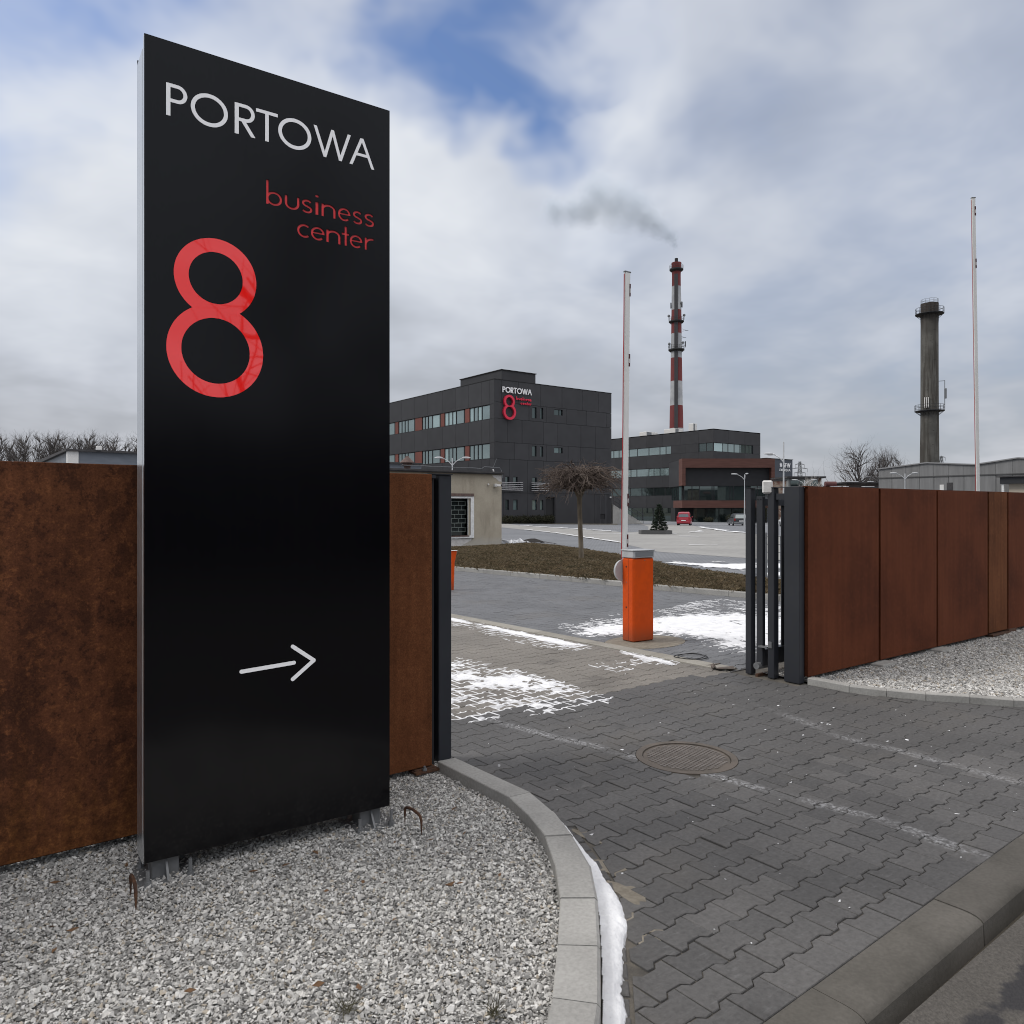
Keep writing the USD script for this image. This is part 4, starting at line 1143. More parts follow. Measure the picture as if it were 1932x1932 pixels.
m_bark = twig_material('grey_bark', (.105, .085, .062), (.19, .16, .12))
m_twig = twig_material('brown_twigs', (.070, .052, .045), (.15, .12, .10))
m_far_wood = twig_material('winter_wood', (.075, .068, .066), (.13, .12, .115))  # grey lightened, distant haze and snow are put into the colour
m_birch = twig_material('birch_bark', (.38, .36, .34), (.55, .53, .50))


def unit(v):
    return v / max(np.linalg.norm(v), 1e-9)


def grow(mb_thick, mb_thin, p, d, length, rad, depth, r, spread=.55, up=.15, kids=3, thin_at=.012, wig=.16, droop=0.0, segs=4, sides=None):
    pts, rr = [p], [rad]
    q, v = p.copy(), d.copy()
    for i in range(segs):
        v = unit(v + r.normal(0, wig, 3) + np.array([0, 0, up - droop * (i + 1) / segs]))
        q = q + v * length / segs
        pts.append(q.copy()); rr.append(rad * (1 - .55 * (i + 1) / segs))
    (mb_thick if rad > thin_at else mb_thin).tube(pts, rr, (7 if rad > .08 else 5 if rad > .03 else 3) if sides is None else sides, cap=False)
    if depth == 0:
        return
    for k in range(kids + (r.random() < .5)):
        i = r.integers(max(1, segs // 2 - 1), segs + 1)
        base = pts[i]; dirv = unit(pts[i] - pts[i - 1])
        side = unit(np.cross(dirv, r.normal(size=3)))
        nd = unit(dirv * (1 - spread) + side * spread * r.uniform(.7, 1.3))
        grow(mb_thick, mb_thin, base, nd, length * r.uniform(.55, .82), rr[i] * r.uniform(.5, .75), depth - 1, r, spread, up, kids, thin_at, wig, droop, segs, sides)


# the clipped weeping tree on the island
wt = thing('weeping_tree', 'small bare weeping tree with a drooping umbrella crown on the brown grass island', 'tree', (14.51, 16.08, .18))
r = np.random.default_rng(4)
tr = MB()
tp = np.array([(0.01, .0, -.12), (.0, 0, .3), (-.02, .01, .9), (-.035, .02, 1.4), (-.045, .02, 1.80)])
tr.tube(tp, [.085, .072, .066, .066, .076], 12)
for k in range(7):
    a = k / 7 * 6.28 + r.uniform(-.3, .3)
    tr.tube([tp[-1] + (0, 0, -.06), tp[-1] + (.10 * math.cos(a), .10 * math.sin(a), .14), tp[-1] + (.22 * math.cos(a), .22 * math.sin(a), .30 + r.uniform(0, .15)), tp[-1] + (.34 * math.cos(a), .34 * math.sin(a), .42 + r.uniform(0, .2))], [.05, .042, .032, .022], 7)
obj('trunk', tr, m_bark, wt, smooth=60)
tw = MB()
for k in range(250):
    a = r.uniform(0, 6.283); reach = r.uniform(.35, 1.0) ** .7 * 1.42
    h0 = 1.98 + r.uniform(0, .50); drop = r.uniform(-.1, .48) * (reach / 1.3) ** .8
    s0 = np.array([math.cos(a), math.sin(a), 0]); pts = []
    top = h0 + r.uniform(.05, .28)
    for t in np.linspace(0, 1, 8):
        rad = .12 + (reach - .12) * t
        z = h0 + (top - h0) * math.sin(min(1, t * 1.7) * math.pi / 2) - drop * max(0, t - .35) ** 1.7 * 2.1
        pts.append(np.array([-.045, .02, 0]) + s0 * rad + (0, 0, z) + r.normal(0, .055, 3) * (t > 0))
    tw.tube(pts, np.linspace(r.uniform(.010, .024), .004, 8), 4, cap=False)
    for j in range(3):
        i = r.integers(2, 7); b = np.array(pts[i]); d = unit(np.array(pts[i]) - pts[i - 1]); q = [b]
        v = unit(d + r.normal(0, .6, 3))
        for m in range(4):
            v = unit(v + r.normal(0, .3, 3) + (0, 0, -.22)); q.append(q[-1] + v * r.uniform(.04, .10))
        tw.tube(q, np.linspace(.006, .002, 5), 3, cap=False)
for k in range(9):                                                        # water shoots standing above the crown
    a = r.uniform(0, 6.28); b = np.array([.5 * math.cos(a) * r.random(), .5 * math.sin(a) * r.random(), 2.55]); q = [b]; v = unit(np.array([r.normal(0, .3), r.normal(0, .3), 1]))
    for m in range(5):
        v = unit(v + r.normal(0, .25, 3)); q.append(q[-1] + v * .09)
    tw.tube(q, np.linspace(.009, .003, 6), 4, cap=False)
obj('crown', tw, m_twig, wt)

# dead grass on the island
pi = UsdGeom.PointInstancer.Define(stage, '/World/grass')
r = np.random.default_rng(9)
protos = []
gm = [P(f'straw_{i}', c, .9, spec=.1) for i, c in enumerate([(.150, .115, .07), (.10, .077, .047), (.070, .060, .034), (.19, .155, .105)])]
for i in range(6):
    mb = MB()
    for k in range(9):
        b = np.array([r.normal(0, .035), r.normal(0, .035), 0]); a = r.uniform(0, 6.28); h = r.uniform(.025, .075); l = r.uniform(.3, 1.5) * h
        w = np.array([-math.sin(a), math.cos(a), 0]) * .004; d = np.array([math.cos(a), math.sin(a), 0])
        mb.add([b - w, b + w, b + d * l * .4 + (0, 0, h * .7), b + d * l + (0, 0, h * .8)], [[0, 1, 2], [0, 2, 3]])
    p = f'/World/grass/tuft_{i:03d}'; usdkit.mesh(stage, p, mb.get(), gm[[0, 1, 2, 0, 3, 1][i]]); protos.append(Sdf.Path(p))
pi.CreatePrototypesRel().SetTargets(protos)
x0, y0, x1, y1 = island.bounds
X = r.uniform(x0, x1, 60000); Y = r.uniform(y0, y1, 60000)
k = shapely.contains_xy(island.buffer(-.03), X, Y) & in_view(X, Y, .1)
X, Y = X[k][:22000], Y[k][:22000]
pi.CreatePositionsAttr(Vt.Vec3fArray.FromNumpy(np.stack([X, Y, turf_z(X, Y) - .004], 1).astype(np.float32)))
pi.CreateProtoIndicesAttr(Vt.IntArray.FromNumpy(r.integers(0, 6, len(X)).astype(np.int32)))
an = r.uniform(0, 6.28, len(X))
pi.CreateOrientationsAttr(Vt.QuathArray([Gf.Quath(math.cos(a / 2), 0, 0, math.sin(a / 2)) for a in an]))
pi.CreateScalesAttr(Vt.Vec3fArray.FromNumpy(np.repeat(r.uniform(.6, 1.5, (len(X), 1)), 3, 1).astype(np.float32)))
data(pi.GetPrim(), label='short dead brown grass covering the kerbed island', category='grass', kind='stuff')

# ------------------------------------------------------------------ the main black office building
m_clad = P('anthracite_cladding', (.025, .025, .0275), .5, vary=(.031, .031, .034), vscale=.8, spec=.4, rand=.10)
m_clad_gap = P('cladding_gap', (.010, .010, .011), .8)
m_red_clad = P('red_brown_cladding', (.165, .045, .030), .6, vary=(.14, .038, .026), vscale=1.0, rand=.1)
m_roof_flat = P('flat_roof', (.10, .10, .10), .9)
m_frame = P('window_frame', (.014, .015, .018), .5)
m_glass = glass_pane('office_glass', (.72, .86, .84), .42, (.030, .040, .040))
m_glass_dark = glass_pane('shaded_glass', (.72, .86, .84), .16, (.010, .014, .014))  # darker glazing that mirrors less than the office panes
m_rail = P('pale_rail', (.50, .49, .50), .5, metallic=.2)


def facade(parent, M, bands, joints, holes, z0, depth=.22, gap=.016, mat=None):
    """cladding panels: each band (za, zb) is cut at its own joints, window holes taken out; every panel is a part"""
    for (a, b), js in zip(bands, joints):
        for p, q in zip(js[:-1], js[1:]):
            s = sbox(p + gap, a + gap, q - gap, b - gap)
            for h in holes:
                if h.intersects(s):
                    s = s.difference(h)
            for gpoly in getattr(s, 'geoms', [s]):
                if gpoly.geom_type == 'Polygon' and gpoly.area > .05:
                    obj('panel', MB().prism(gpoly, -depth, 0).move(M), mat or m_clad, parent)


def glazed(parent, M, x0, x1, z0, z1, panes, n=-.14, bar=.05, glass=None, name='window', frame_mat=None):
    """window with its frame; panes at the given divisions are its sub-parts"""
    xs = [x0] + list(panes) + [x1]
    f = sbox(x0, z0, x1, z1)
    for a, b in zip(xs[:-1], xs[1:]):
        f = f.difference(sbox(a + bar, z0 + bar, b - bar, z1 - bar))
    w = obj(name, MB().prism(f, n - .04, n + .05).move(M), frame_mat or m_frame, parent)
    for a, b in zip(xs[:-1], xs[1:]):
        obj('pane', MB().box(a + bar * .8, b - bar * .8, z0 + bar * .8, z1 - bar * .8, n - .03, n).move(M), glass or m_glass, w)
    return w


OX, OY = 46.3, 64.8
ob = thing('office_building', 'black clad office building with white lettering and a red 8 at its corner', 'building')
Mr = frame((OX, OY, 0), (1, 0, 0), (0, -1, 0))                             # right hand face, x from the corner
Ml = frame((OX, OY, 0), (0, 1, 0), (-1, 0, 0))                             # left hand face, x from the corner going back
obj('wall', MB().box(OX + .2, OX + 16.9, OY + .2, OY + 40, -1.2, 15.0), m_clad_gap, ob)
RW = 16.98
wins = [(5.03, 5.65, 11.42, 12.64), (6.18, 6.58, 11.42, 12.64), (8.15, 9.4, 11.99, 12.64), (5.03, 5.65, 7.27, 8.41), (6.18, 6.58, 7.27, 8.41), (8.15, 9.4, 7.77, 8.41)]
for z0, z1 in ((3.62, 4.98), (1.43, 2.54)):
    wins += [(1.40, 1.90, z0, z1), (2.45, 3.05, z0, z1), (5.05, 5.68, z0, z1), (6.15, 6.60, z0, z1)]
door_hole = sbox(6.92, -1, 8.22, 2.89)
holes = [sbox(a, c, b, d) for a, b, c, d in wins] + [door_hole, sbox(15.18, .35, 15.95, .96)]
bands = [(-1.0, 3.27), (3.27, 6.82), (6.82, 8.6), (8.6, 11.1), (11.1, 12.8), (12.8, 15.17)]
js = [[0, 1.2, 4.4, 6.8, 8.35, 14.3] + [14.3 + .2 * k for k in range(1, 14)] + [RW], [0, 2.0, 4.4, 6.65, 9.3, 11.6, 14.4, RW], [0, 2.65, 4.6, 7.0, 10.2, 12.1, 14.38, RW], [0, 1.75, 3.65, 6.65, 8.7, 12.15, 14.4, RW], [0, 1.9, 4.6, 7.1, 10.0, 13.0, 16.2, RW], [0, .9, 3.2, 6.2, 9.3, 12.4, 14.9, RW]]
facade(ob, Mr, bands, js, holes, 0)
for a, b, c, d in wins:
    glazed(ob, Mr, a, b, c, d, [b - .42] if b - a > 1 else [], glass=m_glass_dark, n=-.16, bar=.035)
obj('door', MB().box(6.95, 8.2, -1, 2.85, -.55, -.5).move(Mr), m_clad_gap, ob)
obj('vent', MB().box(15.18, 15.95, .35, .96, -.1, -.05).move(Mr), m_black, ob)
obj('wall_lamp', MB().box(16.68, 16.86, 2.82, 2.99, 0, .12, .02).move(Mr), m_plastic_white, ob)
for x0, x1 in ((.55, 3.55), (4.74, 7.12)):
    for k in range(5):
        z = 3.57 + k * .2
        obj('sun_rail', MB().box(x0, x1, z - .025, z + .025, .25, .31).move(Mr), m_rail, ob)
    for q in (x0 + .3, x1 - .3):
        obj('rail_bracket', MB().box(q - .02, q + .02, 3.54, 4.42, 0, .25).move(Mr), m_frame, ob)
# left face
lj = [0, .88, 2.35, 4.9, 7.5, 10.3, 13.6, 16.9, 20.2, 23.5, 26.8, 30.1, 33.4, 36.7, 40]
facade(ob, Ml, [(-1, 3.27), (3.27, 6.86), (8.50, 11.05), (12.60, 15.17)], [lj] * 4, [], 0)
red_spans = [(4.80, 5.92), (10.00, 11.05), (15.1, 17.02), (21.06, 22.1), (26.2, 28.1), (32.2, 33.2), (37.3, 39.0)]
for z0, z1 in ((6.88, 8.48), (11.07, 12.58)):
    obj('panel', MB().box(.018, .86, z0 - .01, z1 + .01, -.22, -.002).move(Ml), m_clad, ob)
    at = .88
    for k, (a, b) in enumerate(red_spans):
        w = a - at
        cuts = [at + w * t for t in ((.40, .59, .79) if k != 2 else (.42, .66, .84))]
        glazed(ob, Ml, at, a - .01, z0, z1, cuts)
        obj('red_panel', MB().box(a + .01, b - .28, z0, z1, -.16, -.05).move(Ml), m_red_clad, ob)
        obj('panel', MB().box(b - .27, b, z0, z1, -.2, -.10).move(Ml), m_clad_gap, ob)
        at = b
obj('roof', MB().box(OX + .05, OX + 16.93, OY + .05, OY + 40, 15.0, 15.12), m_roof_flat, ob)
obj('parapet', MB().box(OX - .03, OX + RW + .03, OY - .03, OY + .3, 15.17, 15.23).box(OX - .03, OX + .3, OY + .3, OY + 40, 15.17, 15.23), m_clad_gap, ob)
ph = obj('penthouse', MB().box(49.6, 54.4, 68.05, 76.4, 15.1, 16.95), m_clad, ob)
obj('coping', MB().box(49.5, 54.5, 67.95, 76.5, 16.95, 17.03), m_clad_gap, ph)
for ch, s in zip('PORTOWA', word('PORTOWA', .96, 13.86, .60, .16, .09, 3.9)):
    obj('letter', plate(s, .06, .16, Mr), P('plain_white_letter', (.86, .86, .86), .4) if 'llw' not in used else '/World/Looks/plain_white_letter', ob, label=f'white letter {ch}'); used['llw'] = 1  # plain white letters, nothing in them glows
m_red8 = P('red_channel_letter', (.60, .020, .055), .35)
e8 = unary_union([ring(1.77, 12.93, .70, .70, .24), ring(1.82, 11.82, .82, .82, .25)])
e8 = e8.difference(unary_union([Point(1.77, 12.93).buffer(.46, 32), Point(1.82, 11.82).buffer(.57, 32)]))
obj('numeral', plate(e8, .05, .28, Mr), m_red8, ob, label='big red figure 8')
for text, x, z, h, w in (('business', 2.78, 13.22, .42, 2.05), ('center', 3.38, 12.76, .42, 1.48)):
    for ch, s in zip(text, word(text, x, z, h, .15, .08, w)):
        obj('letter', plate(s, .04, .12, Mr), m_red8, ob, label=f'small red letter {ch}')

# clipped hedge along its foot, and the stair at its right end
def leafy(name, lab, cat, clumps, n, leaf, mat, seed, loc=(0, 0, 0), group=None, trunk=None):
    r = np.random.default_rng(seed); mb = MB()
    t = thing(name, lab, cat, loc, 0, group)
    cl = np.array(clumps, float)
    w = np.prod(cl[:, 3:6], 1) ** .66
    pick = r.choice(len(cl), n, p=w / w.sum())
    d = r.normal(size=(n, 3)); d /= np.linalg.norm(d, axis=1, keepdims=True)
    pos = cl[pick, :3] + d * cl[pick, 3:6] * (r.uniform(.25, 1, (n, 1)) ** .4) * (1 + .18 * r.normal(size=(n, 1)))
    a = r.normal(size=(n, 3)); a /= np.linalg.norm(a, axis=1, keepdims=True); b = np.cross(a, d); b /= np.maximum(np.linalg.norm(b, axis=1, keepdims=True), 1e-6)
    s = leaf * r.uniform(.6, 1.4, (n, 1))
    v = np.stack([pos - a * s, pos + b * s * .6, pos + a * s, pos - b * s * .6], 1).reshape(-1, 3)
    i = np.arange(n) * 4
    mb.add(v, np.stack([i, i + 1, i + 2, i + 3], 1))
    obj('foliage', mb, mat, t)
    if trunk:
        obj('stem', MB().tube(*trunk), m_twig, t)
    return t


m_hedge = P('dark_hedge', (.022, .026, .014), .8, vary=(.040, .036, .020), vscale=6, spec=.2)
m_conifer = P('conifer_needles', (.022, .034, .026), .7, vary=(.040, .052, .034), vscale=5, spec=.2)
m_shrub = P('winter_shrub', (.045, .038, .026), .8, vary=(.030, .040, .022), vscale=3, spec=.2)
leafy('hedge', 'low dark clipped hedge along the foot of the black office building', 'hedge', [(OX + .9 + .62 * k, OY - .75, .42, .45, .42, .45 + .08 * math.sin(k * 2.1)) for k in range(11)], 5200, .07, m_hedge, 31)
st = thing('ramp', 'concrete access ramp with a dark handrail at the right end of the office building', 'ramp', (63.6, 64.9, -.2))
obj('slab', MB().prism(Polygon([(0, -1.2), (10, -1.2), (10, 2.2), (0, 2.2), (-0, 1.9), (6.5, .0), (6.5, -.1)]).convex_hull, 0, 1.8).move(frame((.1, .2, 0), (1, 0, 0), (0, -1, 0))) if False else MB().add(*hull([(0, 0, -.6), (9, 0, -.6), (9, 2, -.6), (0, 2, -.6), (0, 0, 2.3), (0, 2, 2.3), (4.6, 0, .15), (4.6, 2, .15), (9, 0, -.5), (9, 2, -.5)]).__class__ and (lambda m: (m.vertices, m.faces))(hull([(0, 0, -.6), (6.4, 0, -.6), (6.4, 2, -.6), (0, 2, -.6), (0, 0, 2.3), (0, 2, 2.3), (5.0, 0, .05), (5.0, 2, .05)]))), m_kerb, st)
for k in range(2):
    obj('handrail', MB().tube([(0, -.05, 3.3 - .5 * k), (5.2, -.05, 1.0 - .5 * k)], .035, 6), m_steel_dark, st)
for k in range(6):
    x = .1 + k * 1.0
    obj('baluster', MB().cyl((x, -.05, 2.2 - .45 * x), (x, -.05, 3.3 - .442 * x), .025, 6), m_steel_dark, st)

# ------------------------------------------------------------------ the second black building with its red frame
BX, BY, BZ = 116.0, 91.6, -1.1
b2 = thing('office_building', 'black office building with window bands and a big red brown frame round its corner', 'building')
M2l, M2r = frame((BX, BY, 0), (0, 1, 0), (-1, 0, 0)), frame((BX, BY, 0), (1, 0, 0), (0, -1, 0))
obj('wall', MB().box(BX + .3, BX + 14.3, BY + .3, BY + 45, BZ - 1, 16.4), m_clad_gap, b2)
facade(b2, M2l, [(BZ - .4, 4.1), (5.8, 8.1), (9.7, 12.36), (13.98, 16.53)], [[0, 3.46, 8, 12.5, 17, 21.5, 26, 30.5, 35, 40, 45]] * 4, [], 0, .3, .012)
facade(b2, M2l, [(12.36, 13.98)], [[3.5, 6.8, 10.4]], [], 0, .3, .012)
facade(b2, M2l, [(8.1, 9.7)], [[0, 3.4, 6.8, 10.4]], [], 0, .3, .012)
facade(b2, M2l, [(4.1, 5.8)], [[0, 3.8, 7.5]], [], 0, .3, .012)
glazed(b2, M2l, 0.02, 3.48, 12.37, 13.97, [1.75], glass=m_glass_dark, bar=.06)
glazed(b2, M2l, 10.42, 30, 12.37, 13.97, [11.8, 13.4, 16.4, 19.6, 22.0, 23.5, 25, 26.6], bar=.06)
glazed(b2, M2l, 10.42, 30, 8.11, 9.69, [13.4, 15.0, 16.4, 19.8, 21.5, 24, 26], bar=.06)
glazed(b2, M2l, 7.5, 30, 4.11, 5.79, [9, 12.0, 15.0, 18.4, 21.6, 24.0, 27], bar=.06, glass=m_glass_dark)
facade(b2, M2r, [(9.0, 12.30), (13.98, 16.53)], [[0, 4.5, 9.5, 14.58]] * 2, [], 0, .3, .012)
facade(b2, M2r, [(12.30, 13.98)], [[12.2, 14.58]], [], 0, .3, .012)
facade(b2, M2r, [(BZ - .4, 9.0)], [[0, 4.5, 9.5, 14.58]], [], 0, .3, .012)
glazed(b2, M2r, .02, 12.2, 12.31, 13.97, [2.9, 4.5, 6.4, 8.2, 9.9, 11.9], bar=.06)
obj('roof', MB().box(BX, BX + 14.58, BY, BY + 45, 16.40, 16.56), m_clad_gap, b2)
for i, (x, yy, w, d, h) in enumerate([(117.5, 110, 3.5, 2.0, 1.0), (119.5, 104, 2.4, 3, 1.3), (121.5, 101, 1.2, 1.2, 2.2), (124, 99, 4.5, 1.6, 1.0)]):
    hv = obj('roof_unit', MB().box(x, x + w, yy, yy + d, 16.56, 16.56 + h, .05), m_plastic_white, b2)
    obj('grille', MB().box(x + .15, x + w * .45, yy - .02, yy - .005, 16.7, 16.5 + h), m_plastic_grey, hv)
# ground floor glazing
glazed(b2, frame((BX - 1.0, BY + .3, 0), (0, 1, 0), (-1, 0, 0)), 8.8, 30, BZ, 1.68, [11.5, 14, 17, 20, 23, 26], bar=.07, glass=m_glass_dark, name='shop_window')
fo = np.array([106.7, 91.2]); fa, fb = np.array([.8, -.6]), np.array([.6, .8])
Mf = frame((*fo, 0), (*fa, 0), (-fb[0], -fb[1], 0))
def board_material():
    g = G(); p = g('geometry', 'position'); s = g('separate_xyz', vector=p)
    w = g('wave_texture', 'fac', wave_type='bands', bands_direction='z', vector=p, scale=1.6, distortion=0.0)
    n = g.noise(g.vec('multiply', p, (.4, .4, 3.5)), 1.0, 4.0)
    c = g.mix(g.step(n, .3, .7), (.098, .044, .034), (.128, .058, .046))
    c = g.mix(g.step(w, .92, 1.0, 0, .5), c, (.05, .016, .012))
    return g.make('red_brown_boards', surface=g('principled_bsdf', 'BSDF', base_color=c, roughness=.65, specular_ior_level=.3))


m_boards = board_material()
fr = obj('entrance_frame', MB().box(0, 16.7, 8.9, 10.55, -2.7, 0).box(0, 16.7, 1.65, 2.99, -7.5, 0).box(0, .62, 5.67, 8.9, -2.7, 0).box(16.1, 16.7, 2.99, 8.9, -2.7, 0).move(Mf), m_boards, b2)
glazed(b2, frame((*(fo + fa * .25), 0), (*-fb, 0), (*-fa, 0)), -10, -1.4, 3.0, 5.66, [-8, -6, -3.8], n=0, bar=.07, glass=m_glass_dark)
obj('upper_wall', MB().box(.1, 16.6, 5.67, 10.4, -12, -2.72).box(3.5, 16.0, 1.7, 5.67, -12, -7.6).move(Mf), m_clad, b2)
obj('recess_wall', MB().box(.62, 16.1, 5.67, 8.9, -3, -1.3).move(Mf), m_clad, b2)
glazed(b2, Mf, .62, 16.1, 2.99, 5.67, [2.1, 3.45, 5.75, 6.1, 9.0, 9.6, 11.8, 14.0], n=-1.4, bar=.07, glass=m_glass_dark)
obj('base_wall', MB().box(-.8, 16.0, BZ - .4, 1.65, -6, -2.2).move(Mf), m_clad_gap, b2)
glazed(b2, Mf, 2.5, 14.0, BZ, 1.6, [5.0, 7.2, 9.5, 11.8], n=-2.1, bar=.07, glass=m_glass_dark, name='shop_window')
for i, (u, n, h, w, lab) in enumerate([(8.6, 1.0, 1.5, 1.0, 'bushy evergreen shrub left of the parked dark car, at the red framed building'), (11.2, .6, 2.1, .9, 'tall dark shrub below the red frame, behind the parked dark car'), (4.6, .9, .9, .9, 'low shrub under the red frame, to the right of the red car'), (13.6, 2.5, 3.6, 1.2, 'dark bare looking bush in front of the right end of the red frame')]):
    c = fo + fa * u - fb * n; z = float(terrain(c[0]))
    leafy('shrub', lab, 'shrub', [(0, 0, h * .5, w, w, h * .5), (.4, .2, h * .3, w * .8, w * .7, h * .35)], 1500, .08, m_shrub if i % 2 == 0 else m_hedge, 60 + i, (*c, z))
sb = thing('office_building', 'dark blue grey block with small white lettering, right of the red brown frame', 'building')
obj('wall', MB().box(137, 146.3, 94.6, 104, -2, 11.95), P('blue_grey_cladding', (.038, .046, .060), .5, vary=(.045, .053, .068), vscale=.6), sb)
obj('coping', MB().box(136.9, 146.4, 94.5, 104.1, 11.95, 12.05), m_frame, sb)
Ms = frame((137, 94.6, 0), (1, 0, 0), (0, -1, 0))
m_lw = '/World/Looks/plain_white_letter'
for ch, s in zip('SFW', word('SFW', 5.75, 10.25, .95, .19, .12, 2.6)):
    obj('letter', plate(s, .02, .1, Ms), m_lw, sb, label=f'white letter {ch}')
for ch, s in zip('ENERGIA', word('ENERGIA', 4.5, 9.45, .48, .17, .22, 3.85)):
    obj('letter', plate(s, .02, .1, Ms), m_lw, sb, label=f'white letter {ch}')
star = unary_union([affinity.rotate(sbox(4.98 - .07, 10.25, 4.98 + .07, 11.2), a) for a in (0, 45, 90, 135)])
obj('emblem', plate(star, .02, .08, Ms), m_letter_white, sb, label='pale star shaped emblem')

# ------------------------------------------------------------------ low buildings, shed and hall on the right
lo = thing('low_building', 'low flat roofed building with grey glazing, behind the dark gate posts', 'building')
c0 = np.array([.6 * 118 + .8 * 118 * .3635, .8 * 118 - .6 * 118 * .3635]); Mo = frame((*c0, 0), (.8, -.6, 0), (-.6, -.8, 0))
obj('wall', MB().box(0, 4.6, -3, 6.3, -6, 0).move(Mo), P('grey_render', (.22, .225, .22), .8, vary=(.17, .175, .175), vscale=.8), lo)
obj('roof', MB().box(-.4, 5.6, 6.3, 6.55, -7, .6).move(Mo), m_roof_felt, lo)
obj('end_wall', MB().box(4.6, 5.1, -3, 6.3, -6, .05).move(Mo), P('red_brown_wall', (.16, .08, .05), .8, vary=(.30, .27, .24), vscale=1.6), lo)
for k in range(3):
    obj('window', MB().box(.3 + k * 1.45, 1.6 + k * 1.45, 3.9, 5.9, .0, .04).move(Mo), m_glass_dark, lo)
bw = thing('painted_wall', 'low brick wall with faded pale paint marks, left of the twin headed lamp', 'wall')
c1 = np.array([.6 * 112 + .8 * 112 * .340, .8 * 112 - .6 * 112 * .340]); Mw = frame((*c1, 0), (.8, -.6, 0), (-.6, -.8, 0))
obj('wall', MB().box(0, 2.3, -2, 5.6, -.3, 0).move(Mw), P('brick_wall', (.16, .075, .055), .85, vary=(.33, .27, .21), vscale=1.9), bw)
obj('coping', MB().box(-.05, 2.35, 5.6, 5.75, -.35, .05).move(Mw), m_roof_felt, bw)
ls = thing('low_shed', 'long low brown shed with snowy roof edges, left of the grey hall', 'building')
c2 = np.array([.6 * 105 + .8 * 105 * .403, .8 * 105 - .6 * 105 * .403]); Mh = frame((*c2, 0), (.8, -.6, 0), (-.6, -.8, 0))
obj('wall', MB().box(0, 10.5, -3, 4.3, -6, 0).move(Mh), P('brown_boards', (.085, .065, .055), .9, vary=(.05, .045, .042), vscale=1.2), ls)
obj('roof', MB().box(-.3, 10.6, 4.3, 4.55, -6.5, .5).move(Mh), m_roof_felt, ls)
obj('roof', MB().box(4.2, 10.6, 5.1, 5.3, -6.5, -1.0).move(Mh), m_roof_felt, ls)
obj('upper_wall', MB().box(4.4, 10.5, 4.55, 5.1, -6, -1.3).move(Mh), '/World/Looks/brown_boards', ls)
mb = MB()
for a, b, z in ((1.5, 3.0, 4.55), (3.6, 4.0, 4.55), (4.4, 6.0, 5.3), (7.4, 8.1, 5.3), (6.2, 7.5, 4.55), (8.8, 9.6, 4.55)):
    mb.box(a, b, z, z + .09, -.6 if z < 5 else -1.4, .42 if z < 5 else -1.05)
obj('roof_snow', mb.move(Mh), m_snow, ls, kind='stuff')
rc = thing('roof_tank', 'rounded dark red tank lying on the roof of the low shed', 'tank', (*(c2 + fa * .9), 4.95))
obj('tank', MB().tube([(0, 0, 0), (1.5 * .8, -1.5 * .6, .0)], .36, 12), P('dark_red_paint', (.10, .03, .028), .6), rc, smooth=40)
obj('saddle', MB().box(.1, .3, -.25, .25, -.42, -.2).box(.8, 1.0, -.75, -.25, -.42, -.2), m_roof_felt, rc)

HX = 84.0
hl = thing('industrial_hall', 'long grey industrial hall with three low gables behind the right rusty fence', 'building')
m_sheet = P('grey_sheet_wall', (.155, .155, .155), .7, vary=(.195, .195, .195), vscale=1.2, stretch=(3, 3, .25), rand=.08)
m_sheet_gap = P('sheet_gap', (.06, .06, .06), .8)
top = lambda yy: np.interp(yy, [8, 12.3, 16.5, 20.8, 25.1, 29.7, 33.6, 38.3, 43.6], [6.1, 6.5, 6.05, 6.5, 6.05, 6.49, 6.02, 6.42, 5.96])
belt = lambda yy: 5.0
obj('wall', MB().box(HX + .12, HX + 60, 8, 43.5, -2.5, 5.9), m_sheet_gap, hl)
ys_ = np.arange(8, 43.6, 1.48)
for a, b in zip(ys_[:-1], ys_[1:]):
    b = min(b, 43.6)
    obj('panel', MB().box(HX, HX + .12, a + .025, b - .025, -2.5, 4.93), m_sheet, hl)
    mid = np.linspace(a + .012, b - .012, 3)
    obj('gable_panel', MB().prism(Polygon([(a + .012, 5.05)] + [(b - .012, 5.05)] + [(m, top(m)) for m in mid[::-1]]), -.12, .02).move(np.array([[0, 0, -1, HX], [1, 0, 0, 0], [0, 1, 0, 0], [0, 0, 0, 1.]])), m_sheet, hl)
obj('belt', MB().box(HX - .06, HX + .1, 8, 43.6, 4.93, 5.05), m_sheet_gap, hl)
mb = MB()
kn = [8, 12.3, 16.5, 20.8, 25.1, 29.7, 33.6, 38.3, 43.6]
for a, b in zip(kn[:-1], kn[1:]):
    mb.tri(hull([(x, yy, top(yy) + dz) for x in (HX - .18, HX + 60) for yy in (a, b) for dz in (.0, .12)]))
obj('roof', mb, P('hall_roof', (.23, .23, .235), .7), hl)
cp = obj('porch', MB().box(HX - 2.2, HX, 24, 30.5, 3.98, 4.62), m_frame, hl)
obj('porch_roof', MB().box(HX - 2.4, HX, 23.9, 30.75, 4.62, 4.72), m_roof_felt, cp)
obj('porch_post', MB().box(HX - 2.1, HX - 1.95, 30.2, 30.4, -2, 3.98), m_window_white, cp)
obj('porch_wall', MB().box(HX - 1.7, HX, 24, 29.9, -2.5, 3.98), P('porch_cream', (.42, .37, .30), .8), cp)
obj('door_strip', MB().box(HX - .02, HX, 36.6, 37.0, 2.5, 4.1), m_plastic_white, hl)
obj('door_strip', MB().box(HX - .02, HX, 35.7, 36.3, 2.6, 4.3), m_roof_felt, hl)

